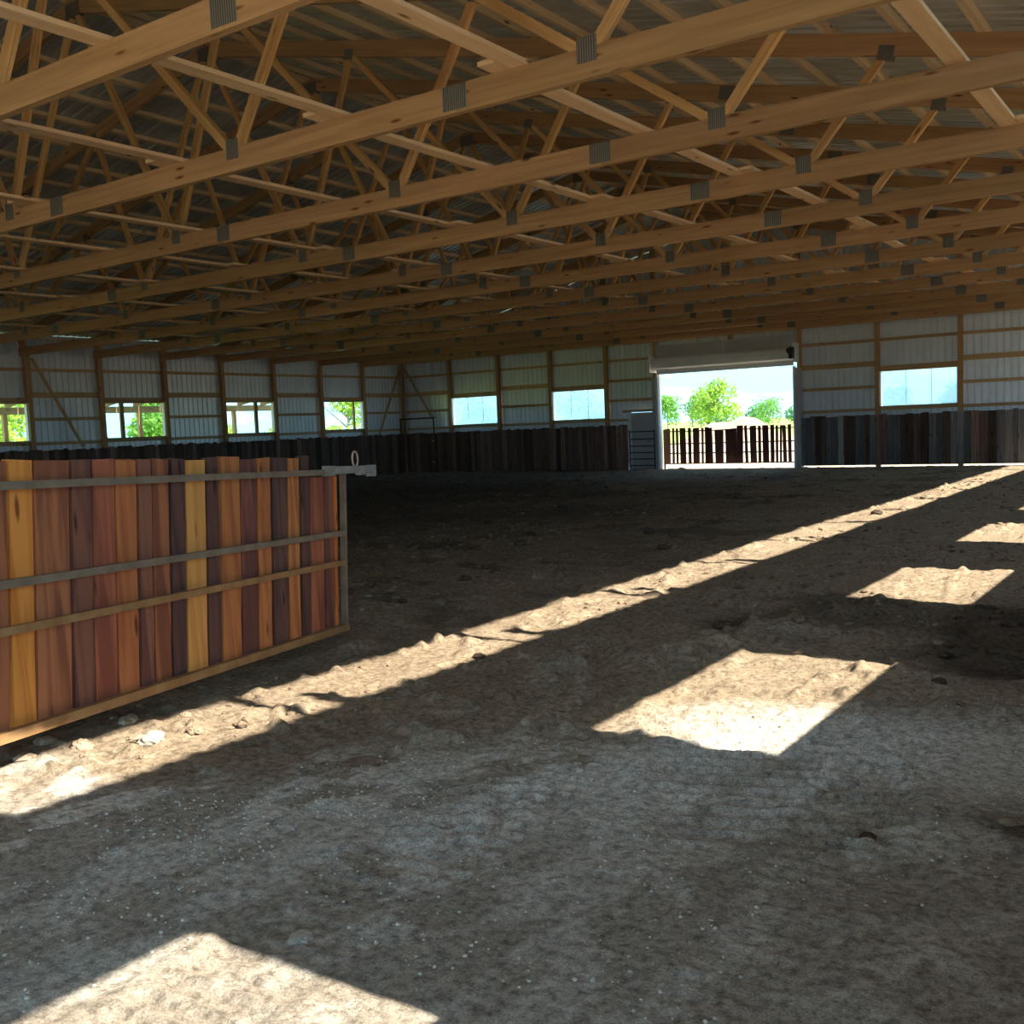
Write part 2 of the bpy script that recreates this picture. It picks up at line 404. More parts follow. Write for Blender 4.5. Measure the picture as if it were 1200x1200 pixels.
# ------------------------------------------------------------------ arena floor
def soil_fields(X, Y):
    """height and colour of the arena surface"""
    n_big = fbm(X * 0.35, Y * 0.35, 11, 3)
    n_mid = fbm(X * 1.3, Y * 1.3, 21, 4)
    n_fin = fbm(X * 5.5, Y * 5.5, 31, 4)
    # edge of the crushed-limestone apron near the entrance
    ex, ey = 3.7 / 5.09, 3.5 / 5.09
    d_ap = (X - 24.75) * ey - (Y + 31.9) * ex + 0.25 + (n_mid - 0.5) * 0.8 + (n_big - 0.5) * 0.6
    apron = sstep(-0.15, 0.35, d_ap)
    # dark organic footing to the left and rear
    dark = 1 - sstep(13, 24.5, X + 0.10 * (Y + 20) + (n_big - 0.5) * 9 + (n_mid - 0.5) * 5)
    dark = np.maximum(dark, 0.75 * sstep(0.52, 0.66, n_mid) * (1 - sstep(22, 26, X)))
    blot = sstep(1.5, 0.6, np.hypot((X - 28.3) / 0.75, (Y + 25.6) / 1.5) + (n_mid - 0.5) * 1.2)
    blot2 = sstep(1.4, 0.7, np.hypot((X - 26.9) / 1.0, (Y + 25.4) / 0.9) + (n_mid - 0.5) * 1.6)
    dark = np.clip(np.maximum(dark, np.maximum(blot * 0.95, blot2 * 0.7)), 0, 1) * (1 - apron)
    dark = np.maximum(dark, 0.85 * sstep(0.9, 0.5, np.hypot((X - 29.1) / 0.35, (Y + 29.75) / 0.2)))
    # whitish lime dust streaks
    st = fbm(X * 2.2 - Y * 1.0, Y * 0.8 + X * 0.5, 41, 4)
    lime = sstep(0.45, 0.53, st + 0.25 * (n_fin - 0.5)) * np.exp(-((d_ap - 0.25) / 0.45) ** 2)
    lime = np.maximum(lime, sstep(0.56, 0.70, st) * 0.55 * apron)
    chip = fbm(X * 7.0 - Y * 2.0, Y * 3.0 + X * 2.0, 45, 4)
    lime = np.maximum(lime, sstep(0.57, 0.63, chip) * apron * (0.35 + 0.65 * np.exp(-((d_ap - 0.4) / 0.8) ** 2)))
    lp = np.hypot((X - 28.1) / 0.9, (Y + 28.9) / 0.55)
    lime = np.maximum(lime, sstep(1.5, 0.5, lp + (n_mid - 0.5) * 1.3) * 0.85)
    # heights
    rough = 0.35 + 0.65 * (1 - apron)
    h = (n_big - 0.5) * 0.02 + (n_mid - 0.5) * 0.025 * rough + (n_fin - 0.5) * 0.036 * rough + (vnoise(X * 15, Y * 15, 33) * vnoise(X * 28, Y * 28, 34) - 0.25) * 0.018 * rough
    cl = fbm(X * 3.0, Y * 3.0, 51, 4)
    h = h + np.maximum(0, cl - 0.56) * 0.26 * (1 - apron) * (0.4 + 0.6 * dark)
    cl2 = vnoise(X * 9, Y * 9, 61) * vnoise(X * 4, Y * 4, 62)
    h = h + np.maximum(0, cl2 - 0.42) * 0.16 * (1 - 0.75 * apron)
    # heap of loose dirt beside the gate
    hp = np.exp(-(((X - 24.35) / 0.45) ** 2 + ((Y + 30.9) / 0.9) ** 2))
    h = h + hp * (0.03 + 0.16 * np.maximum(0, fbm(X * 7, Y * 7, 71, 3) - 0.45))
    # wheel ruts with lug marks
    def rut(px, py, w, depth, lug, skew=0.0):
        tot = np.zeros_like(X)
        pts = list(zip(px, py))
        best = np.full(X.shape, 9.0); along = np.zeros_like(X); sgd = np.zeros_like(X); acc = 0.0
        for (x0, y0), (x1, y1) in zip(pts[:-1], pts[1:]):
            vx, vy = x1 - x0, y1 - y0
            L = math.hypot(vx, vy)
            t = np.clip(((X - x0) * vx + (Y - y0) * vy) / L ** 2, 0, 1)
            dd = np.hypot(X - x0 - t * vx, Y - y0 - t * vy)
            sel = dd < best
            best = np.where(sel, dd, best)
            along = np.where(sel, acc + t * L, along)
            sgd = np.where(sel, ((X - x0) * vy - (Y - y0) * vx) / L, sgd)
            acc += L
        inside = sstep(w, w * 0.7, best)
        edge = np.exp(-((best - w * 1.05) / 0.05) ** 2)
        lugs = (np.abs(((along + skew * sgd + 0.02 * vnoise(X * 9, Y * 9, 83)) / lug) % 1 - 0.5) * 2)
        fade = sstep(0.25, 0.75, vnoise(X * 1.1, Y * 1.1, 81)) * 1.0 + 0.35
        return (-depth * inside + edge * depth * 0.7 + inside * sstep(0.45, 0.8, lugs) * depth * 1.1) * fade
    h = h + rut((28.55, 28.42, 28.3, 27.6, 26.9), (-33.5, -30.5, -28.5, -26.0, -22), 0.24, 0.016, 0.11)
    h = h + rut((27.15, 27.0, 26.7, 26.2, 25.6), (-33.5, -30.6, -28.3, -26.4, -22), 0.28, 0.013, 0.11)
    h = h + rut((26.1, 25.95, 25.1, 24.3, 22.6), (-29.6, -28.2, -25.6, -22, -16), 0.22, 0.015, 0.12)
    h = h + rut((25.2, 25.0, 24.2, 23.3, 21.6), (-30.6, -28.2, -25.2, -22, -16), 0.20, 0.010, 0.12)
    h = h + rut((28.3, 27.2, 26.4), (-30.4, -28.4, -26.9), 0.62, 0.018, 0.14, 0.15)
    h = h + rut((26.9, 26.2, 25.2), (-31.2, -29.2, -27.0), 0.32, 0.016, 0.13, -0.3)
    # windrow pushed up beside the ruts
    h = h + 0.12 * np.exp(-(((X - 26.6 - 0.35 * (Y + 26.6)) / 0.28) ** 2)) * sstep(-28.0, -27.0, Y) * sstep(-24.2, -25.6, Y) * (0.4 + n_fin)
    fl = sstep(0.0, 0.5, X) * sstep(0.0, -0.5, Y) * sstep(0, 0.6, W - X)
    h = h * (0.3 + 0.7 * fl)
    # colour
    c_dark = np.array((0.125, 0.098, 0.078)); c_brn = np.array((0.31, 0.235, 0.172)); c_tan = np.array((0.40, 0.325, 0.245))
    c_gry = np.array((0.485, 0.435, 0.38)); c_lim = np.array((0.84, 0.81, 0.76))
    tan_f = sstep(19, 26, X + (n_mid - 0.5) * 5 + 0.05 * (Y + 25))
    base = c_brn + (c_tan - c_brn) * tan_f[..., None]
    base = base * (0.80 + 0.4 * n_fin)[..., None]
    base = base + (c_gry * (0.86 + 0.28 * n_fin)[..., None] - base) * apron[..., None]
    base = base + (c_dark * (0.6 + 0.8 * n_fin)[..., None] - base) * dark[..., None]
    base = base + (c_lim - base) * lime[..., None]
    return h, base

def build_floor():
    def seg(*parts):
        out = []
        for a, b, s in parts:
            out.append(np.arange(a, b, s))
        return np.concatenate(out + [np.array([parts[-1][1]])])
    xs = seg((-0.25, 18, 0.10), (18, 24, 0.05), (24, W + 0.2, 0.022))
    ys = seg((Y_END - 0.3, -34.2, 0.2), (-34.2, -27, 0.022), (-27, -21, 0.04), (-21, -9, 0.09), (-9, 0.15, 0.16))
    X, Y = np.meshgrid(xs, ys)
    H, C = soil_fields(X, Y)
    nx, ny = len(xs), len(ys)
    v = np.stack([X, Y, H], -1).reshape(-1, 3).astype(np.float32)
    idx = np.arange(nx * ny).reshape(ny, nx)
    f = np.stack([idx[:-1, :-1], idx[:-1, 1:], idx[1:, 1:], idx[1:, :-1]], -1).reshape(-1, 4)
    m = bpy.data.meshes.new('floor')
    m.vertices.add(len(v)); m.vertices.foreach_set('co', v.ravel())
    m.loops.add(f.size); m.loops.foreach_set('vertex_index', f.ravel().astype(np.int32))
    m.polygons.add(len(f)); m.polygons.foreach_set('loop_start', np.arange(0, f.size, 4, dtype=np.int32))
    m.polygons.foreach_set('use_smooth', np.ones(len(f), dtype=bool))
    at = m.attributes.new('soil', 'FLOAT_COLOR', 'POINT')
    rgba = np.concatenate([C.reshape(-1, 3), np.ones((len(v), 1))], 1).astype(np.float32)
    at.data.foreach_set('color', rgba.ravel())
    m.update(calc_edges=True)
    tag(put('floor', m, M['soil']), 'rough dirt arena floor with wheel ruts, dark footing and pale limestone dust', kind='structure')
build_floor()

def ground_h(x, y):
    h, _ = soil_fields(np.array([[float(x)]]), np.array([[float(y)]]))
    return float(h[0, 0])

# yard and field outside: four slabs around the barn so the arena floor stays free
gz = -0.04
slabs = [box_vf(-400, 400, 0.14, 700, gz - 0.3, gz), box_vf(-400, -0.24, Y_END - 0.28, 0.14, gz - 0.3, gz),
         box_vf(W + 0.19, 400, Y_END - 0.28, 0.14, gz - 0.3, gz), box_vf(-400, 400, -300, Y_END - 0.28, gz - 0.3, gz)]
tag(put('ground', mesh_from('ground', *join_vf(slabs)), M['field']), 'sunlit bare yard around the barn running out to green field', kind='structure')

# ------------------------------------------------------------------ corrugated steel
def rib_profile(width, pitch=0.2032, rh=0.028):
    pts, x = [], 0.0
    n = max(1, int(round(width / pitch)))
    p = width / n
    for i in range(n):
        a = i * p
        pts += [(a, 0), (a + p * 0.66, 0), (a + p * 0.74, rh), (a + p * 0.90, rh), (a + p * 0.98, 0)]
    pts.append((width, 0))
    return pts

def sheet_mesh(width, bot, top_fn, t=0.002):
    """ribbed sheet: x along the width, z up, ribs pushed to +y"""
    pr = rib_profile(width)
    V, F = [], []
    for off in (0, -t):
        for x, y in pr:
            V.append((x, y + off, bot)); V.append((x, y + off, top_fn(x)))
    n = len(pr)
    for k in range(2):
        o = k * 2 * n
        for i in range(n - 1):
            q = (o + 2 * i, o + 2 * i + 2, o + 2 * i + 3, o + 2 * i + 1)
            F.append(q if k else q[::-1])
    return mesh_from('siding_panel', V, F)

# ------------------------------------------------------------------ side and end walls
GIRT_Z = [0.765 * B, 1.07 * B, 1.375 * B, 1.685 * B]
def window_bay(i, odd=True):
    return i % 2 == 1

def side_wall(name, label, x_in, sgn, n_bays, ztop, zbot=0.0, open_bay=()):
    """posts on x_in, girts and siding outside of it (sgn = outward direction)"""
    r = root(name, label, kind='structure')
    pm = box_mesh(0.14, 0.14, 4.88)
    for i in range(n_bays + 1):
        put('post', pm, M['post'], r, (x_in + sgn * 0.07, -i * B if i else -0.0, 2.42 - 0.05))
    xs_ = x_in + sgn * 0.180
    for i in range(n_bays):
        win = window_bay(i) and i not in open_bay
        yc = -(i + 0.5) * B
        for gi, z in enumerate(GIRT_Z):
            if win and gi == 1:
                continue
            if win and gi == 0:
                z = SILL - 0.07
            if win and gi == 2:
                z = HEAD + 0.085
            if i in open_bay and gi < 3:
                continue
            hh = 0.17 if gi == 2 else 0.10
            put('girt', box_mesh(0.04, B - 0.004, hh), M['girt_y'], r, (x_in + sgn * 0.16, yc, z))
        k = 3
        pw = B / k
        for j in range(k):
            y0 = -i * B - j * pw
            spans = [(zbot, SILL - 0.02), (HEAD + 0.02, ztop)] if win else [(zbot, ztop)]
            if i in open_bay:
                spans = [(4.05, ztop)]
            for (a, b) in spans:
                key = ('sheet', round(pw, 3), round(a, 3), round(b, 3))
                if key not in _cache:
                    _cache[key] = sheet_mesh(pw, a, lambda x, b=b: b)
                # ribs stick outward: rotate so that local +y = outward
                rz = -math.pi / 2 if sgn > 0 else math.pi / 2
                yy = y0 if sgn > 0 else y0 - pw
                put('siding_panel', _cache[key], M['siding'], r, (xs_, yy, 0), (0, 0, rz))
    if sgn < 0:
        put('siding_panel', sheet_mesh(0.19, zbot, lambda x: ztop), M['siding'], r, (xs_, 0.0, 0), (0, 0, math.pi / 2))
    return r

side_wall('wall_left', 'left side wall of ribbed grey steel on timber posts and girts', 0.0, -1, 18, Z_ROOF - 0.05)
side_wall('wall_right', 'right side wall of ribbed steel with open windows, eave slot and unseen bays by the viewer opened for light', W - 0.18, 1, 18, 1.88 * B, open_bay=(14, 15, 16, 17))  # open bays are assumed, out of view, to let sun and sky in

DOOR_X0, DOOR_X1, DOOR_H = 5.04 * B, 7.17 * B, 1.475 * B
WALK_X0, WALK_X1, WALK_H = 4.53 * B, 5.0 * B, 0.885 * B
def end_wall():
    r = root('wall_far', 'far end wall of ribbed grey steel on timber posts and girts', kind='structure')
    for i in range(13):
        x = i * SX
        if i == 6:
            z0, z1 = 4.1, roof_z(x) - 0.10
        else:
            z0, z1 = -0.05, roof_z(x) - 0.10
        if i in (5, 7):
            x = DOOR_X0 - 0.12 if i == 5 else DOOR_X1 + 0.10
        if i == 0:
            continue
        put('post', box_mesh(0.14, 0.14, round(z1 - z0, 2)), M['post'], r, (x, 0.07, (z0 + z1) / 2))
    for i in range(12):
        win = i in (1, 3, 8, 10)
        x0, x1 = i * SX, (i + 1) * SX
        if i == 4:
            x1 = WALK_X0
        xc, L = (x0 + x1) / 2, x1 - x0
        for gi, z in enumerate(GIRT_Z):
            if i in (5, 6):
                continue
            if win and gi == 1:
                continue
            if win and gi == 0:
                z = SILL - 0.07
            if win and gi == 2:
                z = HEAD + 0.085
            if i == 4 and gi >= 1:
                xb = DOOR_X0 - 0.05
                put('girt', box_mesh(round(xb - x0, 3), 0.04, 0.10), M['girt'], r, ((x0 + xb) / 2, 0.16, z))
                continue
            put('girt', box_mesh(round(L - 0.004, 3), 0.04, 0.17 if gi == 2 else 0.10), M['girt'], r, (xc, 0.16, z))
        put('girt', box_mesh(round(SX - 0.004, 3), 0.04, 0.14), M['girt'], r, ((i + .5) * SX, 0.16, 4.75))
        # steel
        zb = 0.085 if i >= 7 else 0.0
        X0, X1 = i * SX, (i + 1) * SX
        k = 3
        pw = (X1 - X0) / k
        for j in range(k):
            a = X0 + j * pw
            spans = [(zb, None)]
            if win:
                spans = [(zb, SILL - 0.02), (HEAD + 0.02, None)]
            xm = a + pw / 2
            if DOOR_X0 - 0.1 < xm < DOOR_X1 + 0.1:
                spans = [(DOOR_H + 0.02, None)]
            a2, w2 = a, pw
            if i == 4 and WALK_X0 - 0.3 < xm < WALK_X1 + 0.4:
                if j == 2:
                    spans = [(WALK_H + 0.05, None)]
                elif a + pw > WALK_X0:
                    w2 = WALK_X0 - a
            if i == 4 and j == 2:
                w2 = DOOR_X0 - 0.03 - a
            if i == 0 and j == 0:
                a2 = -0.20; w2 = pw + 0.20
            if i == 7 and j == 0:
                w2 = a + pw - (DOOR_X1 + 0.03); a2 = DOOR_X1 + 0.03
            for (z0, z1) in spans:
                fn = (lambda x, a2=a2: roof_z(a2 + x) - 0.01) if z1 is None else (lambda x, z1=z1: z1)
                put('siding_panel', sheet_mesh(w2, z0, fn), M['siding'], r, (a2, 0.182, 0))
            if i == 4 and j == 1 and w2 < pw:
                fn = lambda x: roof_z(WALK_X0 + x) - 0.01
                put('siding_panel', sheet_mesh(a + pw - WALK_X0, WALK_H + 0.05, fn), M['siding'], r, (WALK_X0, 0.182, 0))
    put('siding_panel', sheet_mesh(5 * SX - DOOR_X0 + 0.03, DOOR_H + 0.02, lambda x: roof_z(DOOR_X0 - 0.03 + x) - 0.01), M['siding'], r, (DOOR_X0 - 0.03, 0.182, 0))
    # flat cover panels above the roll-up door
    for xa, xb in ((DOOR_X0 - 0.04, (DOOR_X0 + DOOR_X1) / 2 - 0.02), ((DOOR_X0 + DOOR_X1) / 2 + 0.02, DOOR_X1 + 0.03)):
        put('cover_panel', box_mesh(round(xb - xa, 3), 0.02, 0.92), M['grey_panel'], r, ((xa + xb) / 2, 0.0, DOOR_H + 0.46))
    return r
end_wall()

def near_wall():  # added out of view; left half blocks light, right half admits it
    r = root('wall_near', 'unseen near end wall behind the viewer, closed left and open right to shape light', kind='structure')
    for i in range(13):
        z1 = roof_z(i * SX) - 0.12
        z0 = -0.05 if i <= 6 or i == 12 else HT - 0.1
        put('post', box_mesh(0.14, 0.14, round(z1 - z0, 2)), M['post'], r, (min(max(i * SX, 0.07), W - 0.07), Y_END - 0.10, (z0 + z1) / 2))
    for i in range(12):
        for j in range(3):
            a = i * SX + j * SX / 3
            put('siding_panel', sheet_mesh(SX / 3, 0.0 if i < 6 else HT, lambda x, a=a: roof_z(a + x) - 0.01), M['siding'], r, (a, Y_END - 0.18, 0))
near_wall()

# ------------------------------------------------------------------ roof
def build_roof():
    r = root('ceiling', 'underside of ribbed steel roof carried on rows of timber purlins', kind='structure')
    slope = math.atan(PITCH)
    Ls = (W / 2) / math.cos(slope)
    n = 50
    y0, y1 = Y_END - 0.2, 0.25
    pw = (y1 - y0) / n
    sm = sheet_mesh(pw, 0.0, lambda x: Ls, 0.002)          # x width, z up slope, ribs +y
    sl = sheet_mesh(pw, -0.45, lambda x: Ls, 0.002)
    for i in range(n):
        for side in (-1, 1):
            o = put('roof_sheet', sl if side < 0 else sm, M['roof'], r)
            # local x -> world y ; local z -> up slope ; local y -> outward normal
            up_s = Vector((math.cos(slope), 0, math.sin(slope))) if side < 0 else Vector((-math.cos(slope), 0, math.sin(slope)))
            nrm = Vector((-math.sin(slope), 0, math.cos(slope))) if side < 0 else Vector((math.sin(slope), 0, math.cos(slope)))
            ex = nrm.cross(up_s)
            base = Vector((0 if side < 0 else W, (y0 + i * pw) if ex.y > 0 else (y0 + (i + 1) * pw), Z_ROOF))
            o.matrix_local = Matrix(((ex.x, nrm.x, up_s.x, base.x), (ex.y, nrm.y, up_s.y, base.y), (ex.z, nrm.z, up_s.z, base.z), (0, 0, 0, 1)))
    L = y1 - y0
    c, h = W / 2, Z_ROOF + PITCH * W / 2 + 0.025
    V = [(-0.25, 0, -0.25 * PITCH), (0, 0, 0), (0.25, 0, -0.25 * PITCH), (-0.25, L, -0.25 * PITCH), (0, L, 0), (0.25, L, -0.25 * PITCH)]
    V += [(x, y, z + 0.003) for x, y, z in V]
    F = [(0, 1, 4, 3), (1, 2, 5, 4), (9, 10, 7, 6), (10, 11, 8, 7)]
    put('ridge_cap', mesh_from('ridge_cap', V, F), M['roof'], r, (c, y0, h))
    seg = (y1 - y0) / 3
    pm = box_mesh(0.089, round(seg - 0.004, 3), 0.087)
    np_ = 19
    for k in range(np_):
        d = 0.30 + k * (Ls - 0.45) / (np_ - 1)
        for side in (-1, 1):
            x = d * math.cos(slope)
            z = Z_ROOF + PITCH * x - 0.046
            for j in range(3):
                o = put('purlin', pm, M['purlin_y'], r, (x if side < 0 else W - x, y0 + (j + .5) * seg, z), (0, -slope if side < 0 else slope, 0))
    return r
M['purlin_y'] = wood_mat('purlin_pine_lengthwise', (0.64, 0.47, 0.28), (0.78, 0.61, 0.40), axis=1, vary=0.10, hue=0.005)
build_roof()

# ------------------------------------------------------------------ trusses
def truss_spec():
    cx = W / 2
    slope = math.atan(PITCH)
    th, gap = 0.076, 0.004
    spec = []                                   # (name, mesh, material, loc, roty)
    sp = [0.0, 2.46 * B, 4.92 * B, 7.48 * B, 9.94 * B, W]
    for a, b in zip(sp[:-1], sp[1:]):
        spec.append(('bottom_chord', box_mesh(round(b - a - 0.003, 3), th, CD, gap), M['chord'], ((a + b) / 2, 0, HT + CD / 2), 0))
    Ls = cx / math.cos(slope)
    cuts = [0, 0.44 * Ls, Ls]
    for side in (-1, 1):
        for a, b in zip(cuts[:-1], cuts[1:]):
            m = (a + b) / 2
            x = m * math.cos(slope)
            z = Z_TC + PITCH * x + CD / 2 / math.cos(slope)
            spec.append(('top_chord', box_mesh(round(b - a - 0.003, 3), th, CD, gap), M['chord'], (x if side < 0 else W - x, 0, z), -slope if side < 0 else slope))
    bj = [cx + B * d for d in (-4.28, -2.57, -0.86, 0.86, 2.57, 4.28)]
    tj = {1: cx + 1.37 * B, 2: cx + 3.11 * B, 3: cx + 4.67 * B}
    def tz(x):
        return Z_TC + PITCH * (cx - abs(x - cx))
    pairs = []
    for s in (-1, 1):
        f = lambda x: cx + s * (x - cx)
        b1, b2, b3 = f(cx + 0.86 * B), f(cx + 2.57 * B), f(cx + 4.28 * B)
        t0, t1, t2, t3 = cx, f(tj[1]), f(tj[2]), f(tj[3])
        pairs += [(b1, t0 + s * 0.05), (b1, t1), (b2, t1), (b2, t2), (b3, t2), (b3, t3)]
    zb = HT + CD - 0.03
    for bx, tx in pairs:
        p0, p1 = Vector((bx + 0.04 * (1 if tx > bx else -1), 0, zb)), Vector((tx, 0, tz(tx) + 0.05))
        d = p1 - p0
        deep = 0.089
        mid = (p0 + p1) / 2
        spec.append(('web', box_mesh(round(d.length, 3), th - 0.002, deep, gap), M['web'], tuple(mid), -math.atan2(d.z, d.x)))
    for s in (-1, 1):
        x = 0.20 if s < 0 else W - 0.20
        spec.append(('heel_block', box_mesh(0.30, th - 0.002, round(Z_TC - HT - CD + 0.06, 3)), M['web'], (x, 0, (Z_TC + HT + CD) / 2 + 0.01), 0))
    pt = th + 0.004
    for x in sp[1:-1]:
        spec.append(('nail_plate', box_mesh(0.26, pt, 0.205), M['plate'], (x, 0, HT + 0.13), 0))
    for x in bj:
        spec.append(('nail_plate', box_mesh(0.18, pt, 0.20), M['plate'], (x, 0, HT + CD - 0.015), 0))
    for s in (-1, 1):
        for k in (1, 2, 3):
            x = cx + s * (tj[k] - cx)
            spec.append(('nail_plate', box_mesh(0.18, pt, 0.16), M['plate'], (x, 0, tz(x) + 0.03), -slope if s < 0 else slope))
        d = cuts[1]
        x = d * math.cos(slope)
        z = Z_TC + PITCH * x + CD / 2
        spec.append(('nail_plate', box_mesh(0.26, pt, 0.20), M['plate'], (x if s < 0 else W - x, 0, z), -slope if s < 0 else slope))
    spec.append(('ridge_plate', box_mesh(0.36, pt, 0.22), M['plate'], (cx, 0, tz(cx) + 0.05), 0))
    return spec

TSPEC = truss_spec()
ORD = ['end wall', 'second', 'third', 'fourth', 'fifth', 'sixth', 'seventh', 'eighth', 'ninth', 'tenth', 'eleventh', 'twelfth']
for i, y in enumerate(TR_Y):
    if i == 0:
        lab = 'pine roof truss nearest the far end wall'
    elif i == 11:
        lab = 'pine roof truss nearest the viewer, its chord crossing the upper left corner'
    elif i > 11:
        lab = ['pine roof truss overhead just in front of the viewer', 'pine roof truss directly above the viewer', 'pine roof truss just behind the viewer'][i - 12]
    else:
        lab = 'pine roof truss, %s counted from the far end wall' % ORD[i]
    t = root('roof_truss', lab, 'truss', (0, y, 0), 'roof trusses across the barn')
    for nm, me, ma, loc, ry in TSPEC:
        put(nm, me, ma, t, loc, (0, ry, 0))

# lateral braces lying flat on the bottom chords
BR = [(11.42, 'rightmost, beside the right wall'), (10.18, 'second from the right wall'), (9.35, 'third from the right wall'),
      (8.38, 'fourth from the right wall'), (7.27, 'fifth from the right wall'), (6.40, 'sixth from the right wall'),
      (5.40, 'seventh from the right wall'), (4.30, 'fourth from the left wall'), (3.25, 'third from the left wall'),
      (2.20, 'second from the left wall'), (1.05, 'leftmost, beside the left wall')]
M['brace_y'] = wood_mat('pale_spruce_lengthwise', (0.80, 0.52, 0.28), (0.90, 0.65, 0.40), knot=(0.25, 0.13, 0.06), axis=1, vary=0.06, hue=0.005)
for bx, lab in BR:
    r = root('lateral_brace', 'pale timber lateral brace on the truss chords, ' + lab, 'brace', (bx * B, 0, 0), 'lateral braces on the trusses')
    i = 0
    while i < 14:
        j = min(i + 2, 14)
        ya, yb = TR_Y[i] + 0.25, TR_Y[j] - 0.25
        off = 0.088 if (i // 2) % 2 else -0.088
        put('brace_board', box_mesh(0.17, round(ya - yb, 3), 0.038), M['brace_y'], r, (off, (ya + yb) / 2, HT + CD + 0.0195))
        i += 2

# ------------------------------------------------------------------ window frames
def window(n, label, axis, a, b, pos, sgn, mull=None, pane=False, white=False):
    """opening from a to b along axis ('x' far wall, 'y' side walls), pos = inner wall plane, sgn = outward"""
    r = root('window_%d' % n, label, kind='structure')
    def bx(nm, u0, u1, d0, d1, z0, z1, mat):
        lo, hi = min(pos + sgn * d0, pos + sgn * d1), max(pos + sgn * d0, pos + sgn * d1)
        if axis == 'x':
            me = box_mesh(round(u1 - u0, 4), round(hi - lo, 4), round(z1 - z0, 4)); loc = ((u0 + u1) / 2, (lo + hi) / 2, (z0 + z1) / 2)
        else:
            me = box_mesh(round(hi - lo, 4), round(u1 - u0, 4), round(z1 - z0, 4)); loc = ((lo + hi) / 2, (u0 + u1) / 2, (z0 + z1) / 2)
        return put(nm, me, mat, r, loc)
    g = M['girt'] if axis == 'x' else M['girt_y']
    bx('sill', a, b, 0.02, 0.20, SILL - 0.02, SILL + 0.018, g)
    bx('header', a, b, 0.02, 0.20, HEAD - 0.018, HEAD + 0.02, g)
    jm = M['white_metal'] if white else M['post']
    bx('jamb', a, a + 0.03, 0.06, 0.20, SILL + 0.019, HEAD - 0.019, jm)
    bx('jamb', b - 0.03, b, 0.06, 0.20, SILL + 0.019, HEAD - 0.019, jm)
    for mu, mw in (mull or []):
        bx('mullion', mu - mw / 2, mu + mw / 2, 0.10, 0.17, SILL + 0.019, HEAD - 0.019, M['post'])
    if pane:
        L = b - a - 0.07
        for k in range(3):
            u0 = a + 0.035 + k * L / 3
            bx('pane', u0 + 0.003, u0 + L / 3 - 0.003, 0.150, 0.154, SILL + 0.02, HEAD - 0.02, M['pane'])
            if k:
                bx('seam_bar', u0 - 0.006, u0 + 0.006, 0.145, 0.160, SILL + 0.02, HEAD - 0.02, M['seam'])
    return r
M['seam'] = noise_mat('pale_seam_strip', (0.55, 0.66, 0.72), (0.62, 0.72, 0.78), 3, 0.6)
h07 = 0.072
window(1, 'open window at the left edge, next to the diagonal timber brace', 'y', -8 * B + h07, -7 * B - h07, 0, -1, white=True)
window(2, 'open left-wall window divided by a stud, second from the left edge', 'y', -6 * B + h07, -5 * B - h07, 0, -1, [(-13.9, 0.14)], white=True)
window(3, 'open left-wall window with an off-centre stud, above the right part of the plank gate', 'y', -4 * B + h07, -3 * B - h07, 0, -1, [(-8.23, 0.14)], white=True)
window(4, 'open left-wall window nearest the far corner, full of green leaves', 'y', -2 * B + h07, -1 * B - h07, 0, -1, [(-3.02, 0.07)], white=True)
window(5, 'hazy plastic window in the far wall nearest the corner', 'x', SX + h07, 2 * SX - h07, 0, 1, pane=True, white=True)
window(6, 'hazy plastic window in the far wall, left of the roll-up doorway', 'x', 3 * SX + h07, 4 * SX - h07, 0, 1, pane=True, white=True)
window(7, 'hazy plastic window in the far wall, right of the roll-up doorway', 'x', 8 * SX + h07, 9 * SX - h07, 0, 1, pane=True, white=True)
window(8, 'hazy plastic far-wall window beyond the right edge', 'x', 10 * SX + h07, 11 * SX - h07, 0, 1, pane=True, white=True)
for q, i in enumerate((1, 3, 5, 7, 9, 11, 13)):
    window(9 + q, 'open right-wall window in post bay %d counted from the far wall' % (i + 1), 'y', -(i + 1) * B + h07, -i * B - (0.30 if i == 13 else h07), W - 0.18, 1)  # last window narrowed to shrink its sun patch

tag(put('sun_baffle', box_mesh(0.02, 0.24, round(HEAD - SILL + 0.10, 3)), M['grey_panel'], None, (W + 0.012, -13 * B - 0.18, (SILL + HEAD) / 2)), 'added grey strip trimming the sun through the right-wall window by the viewer', kind='structure')  # unseen strip added to cut the sun beside the narrowed window

# ------------------------------------------------------------------ plank kick walls
def plank_mesh(w, h, t, seed):
    """slightly crooked plank, x width, y thickness, z height, base at the origin"""
    k = ('plank', round(w, 2), round(h, 2), round(t, 3), seed)
    if k in _cache:
        return _cache[k]
    rr = random.Random(seed * 977 + int(w * 1000))
    V, F = [], []
    nz = 5
    for i in range(nz):
        z = h * i / (nz - 1)
        if i == nz - 1:
            zl, zr = z + rr.uniform(-.012, .012), z + rr.uniform(-.012, .012)
        else:
            zl = zr = z
        a, b = rr.uniform(0, 0.006), rr.uniform(0, 0.006)
        V += [(a, 0, zl), (w - b, 0, zr), (w - b, t, zr), (a, t, zl)]
    for i in range(nz - 1):
        o = 4 * i
        for q in range(4):
            F.append((o + q, o + (q + 1) % 4, o + 4 + (q + 1) % 4, o + 4 + q))
    F.append((3, 2, 1, 0)); o = 4 * (nz - 1); F.append((o, o + 1, o + 2, o + 3))
    _cache[k] = mesh_from('plank', V, F)
    return _cache[k]

